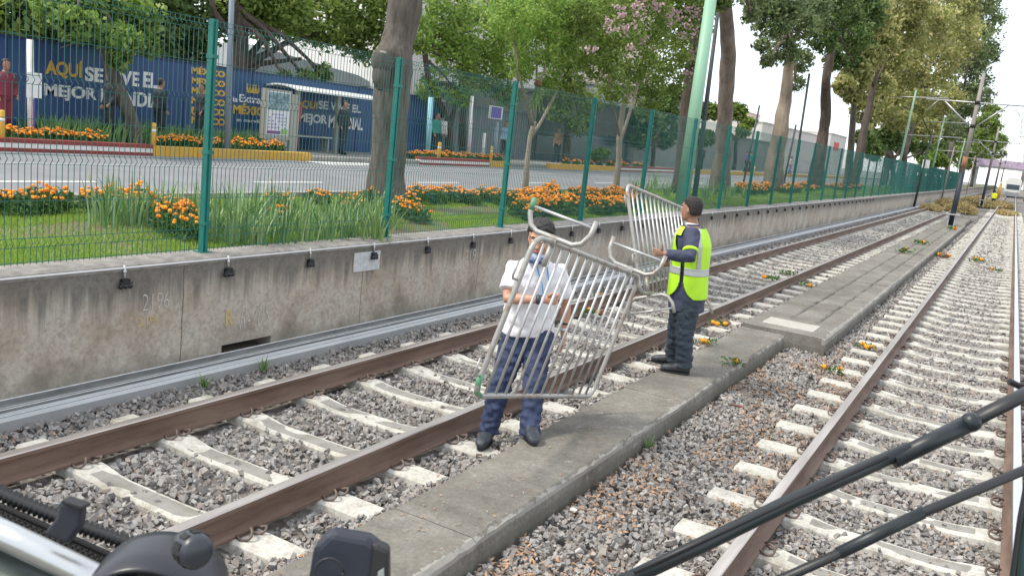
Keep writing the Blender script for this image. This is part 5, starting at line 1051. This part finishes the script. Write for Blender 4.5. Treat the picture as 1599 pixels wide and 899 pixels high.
# ================================================================ TRACK EQUIPMENT
M_mint2 = mat('faded_mint_paint', (.24, .40, .30), .6)
M_mast = mat('mast_grey', (.20, .175, .155), .75, (.33, .31, .29), 1.2, stretch=(1, 1, .4)); M_mdk = mat('mast_dark_paint', (.018, .025, .04), .6)
def mast(Y, label, rust=True, h=7.4, r=.12):
    root = empty('catenary_mast', (-2.35, Y, .2), 0, label, 'catenary mast', 'catenary masts between the tracks')
    b = MB(); b.tube([(0, 0, 0), (.05, 0, 2.55)], [r*1.05, r], 14); b.build('dark_lower_shaft', M_mdk, root, True)
    b = MB(); b.tube([(.05, 0, 2.55), (.13, 0, h-.2)], [r, r*.62], 14); b.build('upper_shaft', M_mast, root, True)
    if rust: b = MB(); b.tube([(.055, 0, 2.75), (.06, 0, 3.3)], r*1.01, 14); b.build('rust_band', mat('rust_orange', (.33, .15, .07), .85, (.22, .12, .08), 6), root, True)
    for (x0, x1, z) in ((-2.15, 2.2, 5.85),): b = MB(); b.tube([(x0, 0, z), (x1, 0, z)], .032, 8); b.build('crossarm', M_gal, root, True)
    for s in (-1, 1): b = MB(); b.tube([(.08+s*.15, 0, 4.75), (s*1.35+.05, 0, 5.82)], .035, 8); b.build('strut', M_gal, root, True); b = MB(); b.tube([(s*1.6, 0, 5.83), (s*1.95, 0, 5.4)], .02, 6); b.build('registration_arm', M_gal, root, True)
    for z in (4.75, 5.85): b = MB(); b.tube([(.1, 0, z-.08), (.1, 0, z+.08)], r*1.0, 12); b.build('collar', M_blackm, root, True)
    for a in range(4): b = MB(); x, y = (.2*math.cos(a*1.57+.78), .2*math.sin(a*1.57+.78)); b.box(x-.03, x+.03, y-.03, y+.03, -.02, .55); b.build('base_bracket', M_gal, root)
    b = MB(); b.box(-.3, .3, -.3, .3, .5, .56); b.build('base_flange', M_gal, root); return root
mast(47.7, 'nearest catenary mast with dark foot, rust band and wide crossarm')
mast(92, 'second pale catenary mast, leaning right of the nearest one', False); mast(136, 'third catenary mast near the yellow posts before the train', False); mast(180, 'farthest catenary mast beside the train', False)
for i, (Y, X, h, m, lb) in enumerate([(62, -6.75, 6.6, M_mint2, 'slim mint green pole with short crossarm behind the far fence'), (70, -6.05, 5.6, M_dkp, 'dark thin pole with white notice beside the wall'), (88, -6.75, 6.6, M_mint2, 'second slim mint green pole with crossarm farther along the fence'), (97, -6.05, 5.4, M_mast, 'brownish pole close behind the nearest catenary mast'), (125, -6.7, 6.4, M_mint2, 'third slim mint green pole farther along'), (150, -6.2, 6.0, M_mast, 'grey pole far along the wall')]):
    root = empty('line_pole', (X, Y, 0 if X > -6.3 else 1.0), 0, lb, 'pole', 'line poles along the wall'); b = MB(); b.tube([(0, 0, 0), (.25, 0, h)], [.085, .055], 10); b.build('pole_shaft', m, root, True)
    b = MB(); b.tube([(-1.3, 0, h-.5), (2.2, 0, h-.35)], .035, 6); b.build('crossarm', M_gal, root, True)
    if i == 1: b = MB(); b.box(.05, .10, -.35, .35, 2.9, 3.5); b.box(.02, .5, -.02, .0, 2.9, 3.5); b.build('white_notice', M_white, root)
for i, (Y, X) in enumerate([(72, -6.55), (79, -6.55), (88, -6.55), (95, -6.55), (110, -6.55)]):
    root = empty('globe_lamp', (X, Y, 1.0), 0, nth[i]+' small white globe lamp from the left on a thin post along the far wall', 'lamp', 'globe lamps on the far wall'); b = MB(); b.tube([(0, 0, 0), (0, 0, 1.25)], .03, 6); b.build('post', M_gal, root); b = MB(); b.ball((0, 0, 1.42), .2, n=12, m=8); b.build('globe', M_white, root, True)
for x, z in ((-4.335, 5.6), (-.3055, 5.6), (-4.335, 6.4), (-.3055, 6.4)):
    b = MB(); pts = []
    for i in range(0, 60): y = 47.7+i*3; s = math.sin(((y-47.7) % 44.2)/44.2*math.pi); pts.append((x, y, z-(.5*s if z > 6 else .05*s)))
    b.tube(pts, .008, 4); tag(b.build('overhead_wire', M_blackm), 'thin %s overhead wire above the %s track, beyond the nearest mast' % ('upper' if z > 6 else 'lower', 'left' if x < -2 else 'right'), 'wire')
# train
tr = empty('train', (-.3055, 190, 0), 0, 'distant light rail train with white front and dark windscreen on the right track', 'train'); b = MB()
prof = [(-1.3, .5), (1.3, .5), (1.35, 1.6), (1.32, 3.0), (1.0, 3.6), (-1.0, 3.6), (-1.32, 3.0), (-1.35, 1.6)]
b.rings([[(x*.92, -.4, z) for x, z in prof], [(x, .6, z) for x, z in prof], [(x, 28, z) for x, z in prof]]); b.build('body', M_white, tr)
b = MB(); b.box(-1.05, 1.05, -.46, -.40, 1.45, 2.35); b.build('windscreen', M_win, tr); b = MB(); b.box(-1.2, 1.2, -.5, .3, .15, .95); b.build('bumper', mat('train_grey', (.3, .3, .32), .5), tr)
for s in (-1, 1): b = MB(); b.ball((s*.85, -.45, 1.15), .12, .05, .12); b.build('headlight', M_lett, tr)
# footbridge
fb_ = empty('footbridge', (0, 212, 0), 0, 'purple railed footbridge crossing the tracks above the train', 'footbridge'); b = MB(); b.box(-8, 9, -1.2, 1.2, 5.2, 5.6); b.build('deck', M_bg, fb_)
b = MB(); b.box(-8, 9, -1.25, -1.15, 5.6, 7.0); b.build('railing', mat('purple_railing', (.30, .22, .34), .7, (.42, .34, .44), 2), fb_)
for x in (-7.6, 8.6): b = MB(); b.box(x-.3, x+.3, -.6, .6, 0, 5.2); b.build('support_column', M_bg, fb_)
for i, (x, y) in enumerate([(-1.9, 150), (-1.9, 163), (1.6, 150), (1.6, 163)]):
    root = empty('marker_post', (x, y, 0), 0, 'yellow marker post %s the distant train, %s' % ('left of' if x < 0 else 'right of', 'nearer one' if y < 155 else 'farther one'), 'marker post', 'yellow marker posts by the train'); b = MB(); b.tube([(0, 0, 0), (0, 0, 2.6)], .12, 8); b.build('post_body', M_yel, root, True); b = MB(); b.tube([(0, 0, 2.2), (0, 0, 2.5)], .13, 8); b.build('band', M_white, root, True)
P = G(1553, 305, 0); passer(1553, 290, 305, VY(1553, 300, 95).x, c_yv, c_dk, 'distant worker in yellow vest beside the pile of palm debris', zb=0)
# palm debris on the tracks
dC = []; 
for (x, y, r, h, n) in ((-3.2, 74, 1.1, .5, 3000), (-4.4, 84, 1.3, .55, 3000), (-2.9, 98, 1.7, .8, 4500), (-1.0, 104, 1.3, .5, 2500), (-4.9, 70, .7, .25, 1200), (-.2, 82, .9, .15, 900)):
    d = rng.normal(size=(n, 3)); d /= np.linalg.norm(d, axis=1)[:, None]; d[:, 2] = np.abs(d[:, 2]); dC.append(np.array([x, y, .05])+d*np.array([r, r*2.6, h])*rng.uniform(.6, 1, (n, 1)))
V, F = leaves_np(np.concatenate(dC), .55, .16); tag(npmesh('palm_debris', V, F, mat('dry_palm', (.4, .3, .1), .8, island=[(.45, .34, .15), (.58, .46, .22), (.32, .24, .12), (.28, .28, .10)], trans=.2)), 'heap of dry yellow palm fronds dumped across the distant tracks', 'debris', kind='stuff')
# uprooted marigolds lying about
def sprig(nf, big=1., soil=False):
    root = empty('fallen_marigold'); b = MB()
    for i in range(nf): a = random.uniform(0, 6.28); q = random.uniform(.02, .11); b = MB(); b.ball((math.cos(a)*q, math.sin(a)*q, .035), .034, .034, .026, 8, 5, jit=.12); b.build('flower_head', M_mflow, root)
    
    n = 60; C = np.stack([rng.normal(0, .07, n), rng.normal(0, .045, n), rng.uniform(.005, .06, n)], 1); V, F = leaves_np(C, .055, .3); npmesh('foliage', V, F, M_mleaf, root)
    if soil: b = MB(); b.ball((.12, .02, .03), .07, .06, .04, 10, 6, jit=.2); b.build('root_ball', mat('root_soil', (.16, .10, .06), .95), root)
    return root
for i, (px, py, z, nf, soil, lb) in enumerate([(1103, 537, .18, 2, 0, 'two orange marigold heads on a sprig at the platform edge behind the vested man'), (1120, 508, .1, 3, 1, 'uprooted marigold with brown soil ball beside the widened block'), (1142, 569, .18, 1, 0, 'single marigold sprig hanging over the near edge of the platform'), (1300, 580, .0, 2, 0, 'marigold sprig with long green stalks on the right ballast before the right rail'), (1354, 544, .0, 4, 0, 'bunch of marigold heads by the right track rail, beyond the block corner'),
     (1257, 447, .03, 1, 0, 'lone marigold head on the left track ballast beyond the block'), (1204, 437, .03, 1, 0, 'lone marigold head between the left rails behind the vested man'), (1232, 430, .15, 0, 0, 'green sprig draped over the rail beyond the block'), (945, 468, .03, 1, 1, 'uprooted plant with green leaves on the track behind the tilted barrier'), (924, 490, .03, 2, 1, 'uprooted marigold with soil seen through the tilted barrier bars'),
     (1412, 394, .22, 1, 0, 'marigold and soil on the far platform slabs'), (1437, 381, .22, 1, 0, 'marigold lying farther along the platform near the mast'), (1470, 401, .0, 4, 1, 'heap of marigolds and soil beside the right rail in the distance'), (1526, 408, .0, 2, 0, 'marigold sprig between the right rails in the distance'), (1556, 424, .0, 1, 0, 'marigold head between the right rails near the polished rail'), (1486, 358, .22, 3, 0, 'orange flowers scattered at the foot of the nearest mast')]):
    s = sprig(nf, soil=bool(soil)); s.location = G(px, py, z); s.rotation_euler = (0, 0, random.uniform(0, 6)); k = 1.15 if py > 480 else 1.5 if py > 420 else 2.2; s.scale = (k,)*3; tag(s, lb, 'flower debris', 'uprooted marigolds strewn along the tracks')
for i, (px, py, lb) in enumerate([(320, 604, 'low green weed between the trough and the far rail, left of the grass tuft'), (410, 578, 'small grass tuft growing under the cable trough near the wall opening'), (1012, 703, 'tiny green weed at the base of the platform side'), (1228, 572+60, 'tiny weed in the right ballast')]):
    if i == 3: continue
    w2 = strap_clump(26, .13, .12, .005).build('weed', M_strap); w2.location = G(px, py, -.02); tag(w2, lb, 'weed')
b = MB(); b.ball((0, 0, .02), .025, .02, .015, 8, 5, jit=.2); q = b.build('white_litter', M_white); q.location = G(895, 800, 0); tag(q, 'crumpled white scrap lying on the ballast beside the platform', 'litter')
q = MB().tube([(-.06, 0, 0), (.07, .01, .0)], .012, 6).build('wood_chip', mat('brown_wood', (.16, .07, .05), .8)); q.location = G(1150, 633, .02); tag(q, 'reddish stick lying on the ballast right of the platform', 'stick')
# ================================================================ FOREGROUND: outside the cab windscreen
def PD(px, py, d): return C0+ray(px, py)*d
M_wip = mat('wiper_paint', (.007, .012, .016), .42, (.012, .019, .023), 30); 
w1 = empty('windscreen_wiper', PD(1400, 715, .85), 0, 'upper dark wiper arm crossing the lower right corner, with a round joint', 'wiper'); O = w1.location
def rel(*q): return [p-O for p in q]
b = MB(); b.tube(rel(PD(930, 928, .80), PD(1090, 853, .815), PD(1240, 780, .83), PD(1420, 700, .85)), [.0070, .0074, .0074, .0066], 14); b.build('arm_tube', M_wip, w1, True)
b = MB(); b.tube(rel(PD(1395, 718, .847), PD(1520, 657, .86)), [.0080, .0088], 14); b.build('arm_sleeve', M_wip, w1, True)
b = MB(); b.ball(rel(PD(1516, 659, .857))[0], .0098, .0098, .0098, 14, 9); b.build('arm_joint', M_wip, w1, True)
b = MB(); b.tube(rel(PD(1500, 666, .86), PD(1660, 585, .88)), [.0086, .009], 12, flat=.7); b.build('arm_bar', M_black, w1, True)
b = MB(); b.tube(rel(PD(990, 893, .795), PD(1100, 842, .81), PD(1385, 712, .84)), .0022, 8); b.build('washer_tube', M_black, w1, True)
w2 = empty('windscreen_wiper', PD(1400, 822, .82), 0, 'lower thin black wiper link parallel to the upper wiper arm', 'wiper'); O = w2.location
b = MB(); b.tube(rel(PD(1150, 935, .79), PD(1300, 868, .8), PD(1440, 800, .81), PD(1680, 700, .84)), .0052, 10, flat=.8); b.build('link_bar', M_black, w2, True)
b = MB(); b.tube(rel(PD(1310, 863, .80), PD(1440, 800, .81)), .0058, 10); b.build('link_sleeve', M_wip, w2, True)
h_ = MB(); h_.tube([PD(1576, 595, .9), PD(1590, 602, .9), PD(1630, 606, .9)], .0035, 8); tag(h_.build('small_hook', M_black), 'small dark hook tip at the right edge above the wiper arm', 'hook')
wf = empty('window_frame', PD(1599, 850, .7), 0, 'dark curved window frame edge in the bottom right corner', 'window frame'); O = wf.location
def slabp(name, pts, d0, th, m, root, bev=.002):
    A = [PD(x, y, d0)-root.location for x, y in pts]; Bk = [PD(x, y, d0)-root.location+fw*th for x, y in pts]; n = len(pts); b = MB()
    b.add(A+Bk, [tuple(range(n)), tuple(range(n, 2*n))[::-1]]+[(i, n+i, n+(i+1) % n, (i+1) % n) for i in range(n)]); ob = b.build(name, m, root)
    bm = bmesh.new(); bm.from_mesh(ob.data); bmesh.ops.recalc_face_normals(bm, faces=bm.faces); bm.to_mesh(ob.data); bm.free()
    md = ob.modifiers.new('b', 'BEVEL'); md.width = bev; md.segments = 3; return ob
slabp('frame_edge', [(1578, 930), (1586, 870), (1594, 810), (1606, 745), (1700, 660), (1700, 930)], .7, .008, M_black, wf, .004)
slabp('rubber_seal', [(1590, 930), (1597, 860), (1608, 790), (1700, 710), (1700, 930)], .692, .006, mat('rubber_teal', (.01, .03, .03), .3), wf)
# lower left: rail, perforated strip, hose, clip, round cup, vent knob, camera box
sb2 = empty('silver_rail', PD(60, 860, .62), 0, 'brushed silver bar sloping across the lower left corner', 'handrail'); O = sb2.location
M_sil2 = mat('brushed_aluminium', (.50, .52, .53), .32, metal=.85, bump=.05)
b = MB(); b.tube(rel(PD(-70, 800, .62), PD(40, 850, .62), PD(170, 912, .62), PD(260, 955, .62)), .0100, 18); b.build('bar_tube', M_sil2, sb2, True)
b = MB(); b.tube(rel(PD(-70, 890, .63), PD(200, 1015, .63)), .026, 18); b.build('lower_bar', mat('dark_green_grey', (.05, .065, .06), .4, metal=.3), sb2, True)
hs = empty('corrugated_hose', PD(60, 790, .66), 0, 'black ribbed hose running along the lower left corner above the perforated strip', 'hose'); O = hs.location
pts, rs = [], []
for i in range(84):
    t = i/83; x = -40+t*330; y = 752+(x+40)*.40+6*math.sin(t*3.1)-(8*t); pts.append(PD(x, y, .66)-O); rs.append(.0050+.0013*(1 if i % 2 else -1))
b = MB(); b.tube(pts, rs, 12); b.build('ribbed_tube', M_black, hs, True)
ps = empty('perforated_strip', PD(80, 820, .655), 0, 'perforated metal mesh strip under the black ribbed hose', 'mesh strip'); O = ps.location; b = MB()
uu = (PD(200, 893, .655)-PD(0, 803, .655)); ul = uu.length; uu.normalize(); vv = (PD(0, 826, .655)-PD(0, 796, .655)); vv = (vv-uu*vv.dot(uu)); vl = .0125; vv.normalize(); o0 = PD(-60, 766, .655)-O
for s in (-1, 1):
    i = -8
    while i < 46:
        a0 = i*.0046; p = o0+uu*(a0 if s > 0 else a0+vl)+vv*0; q = o0+uu*(a0+vl if s > 0 else a0)+vv*vl; b.tube([p, q], .0009, 4); i += 1
b.build('mesh_grille', M_blackm, ps)
b = MB(); bk_ = fw*.004; b.quad(o0+bk_, o0+uu*.21+bk_, o0+uu*.21+vv*vl+bk_, o0+vv*vl+bk_); b.add([Vector(v)+fw*.001 for v in b.v], [(3, 2, 1, 0)]); b.build('pale_backing', mat('pale_backing', (.60, .58, .50), .6), ps)
b = MB(); b.tube([o0+vv*(vl+.004), o0+vv*(vl+.004)+uu*.21], .0052, 8); b.tube([o0-vv*.002, o0-vv*.002+uu*.21], .0022, 8); b.build('strip_edge', M_blackm, ps)
cp = empty('hose_clip', PD(105, 820, .61), 0, 'matt black clip gripping the ribbed hose', 'clip'); slabp('clip_body', [(93, 782), (127, 793), (124, 822), (104, 850), (66, 834), (88, 806)], .60, .010, mat('clip_plastic', (.012, .015, .025), .6), cp, .0025)
slabp('clip_lip', [(96, 779), (129, 790), (127, 797), (94, 786)], .597, .012, M_black, cp, .001)
cu2 = empty('round_cup', PD(235, 900, .5), 0, 'large black round hood rising from the bottom edge at the left', 'hood'); O = cu2.location
ctr = PD(226, 958, .5)-O; ax_ = (-cu*.20-fw+cr*.05).normalized(); e1 = cr-ax_*cr.dot(ax_); e1.normalize(); e2 = ax_.cross(e1).normalized(); b = MB()
def cring(r, h): r = r*.93; return [ctr+e1*math.cos(2*math.pi*j/48)*r+e2*math.sin(2*math.pi*j/48)*r*.86+ax_*h for j in range(48)]
b.rings([cring(.034, -.042), cring(.041, -.036), cring(.0425, -.026), cring(.042, -.01), cring(.040, .006), cring(.0375, .008), cring(.036, .002), cring(.034, -.03), cring(.012, -.05)]); b.build('hood_shell', mat('satin_black', (.016, .018, .025), .33), cu2, True)
vk = empty('vent_knob', PD(296, 850, .47), 0, 'small black slotted knob between the round hood and the boxy camera', 'knob'); O = vk.location; a0, a1 = PD(284, 846, .475)-O, PD(313, 864, .46)-O; b = MB()
b.tube([a0, a0.lerp(a1, .3), a0.lerp(a1, .85), a1], [.0060, .0090, .0094, .0070], 20); kb = b.build('knob_body', mat('satin_black_knob', (.03, .035, .045), .35), vk, True)
kd = (a1-a0).normalized(); ks1 = kd.cross(fw).normalized(); ks2 = kd.cross(ks1)
for j in range(10): a = j*.628; c = a0.lerp(a1, .62)+(ks1*math.cos(a)+ks2*math.sin(a))*.0091; b = MB(); b.obox(c, kd*.0030, (ks1*-math.sin(a)+ks2*math.cos(a))*.0018, (ks1*math.cos(a)+ks2*math.sin(a))*.0008); b.build('slot', M_blackm, vk)
cb = empty('dash_camera', PD(545, 870, .5), 0, 'boxy black device with a round emblem at the bottom edge, left of centre', 'device'); M_dev = mat('device_navy_black', (.014, .018, .032), .42)
slabp('device_body', [(488, 852), (515, 827), (575, 838), (596, 852), (600, 930), (474, 940)], .5, .014, M_dev, cb, .005)
slabp('device_side', [(580, 846), (606, 856), (607, 930), (572, 930)], .496, .012, M_black, cb, .003)
b = MB(); O = cb.location; c = PD(514, 893, .492)-O; b.tube([c+(cr*math.cos(q*.2094)+cu*math.sin(q*.2094))*.0078 for q in range(31)], .0007, 6); b.build('emblem_ring', M_black, cb, True)
slabp('side_label', [(590, 893), (599, 887), (600, 912), (588, 915)], .494, .002, mat('grey_label', (.25, .28, .27), .5), cb, .0002)

bpy.data.scenes.remove(TS)
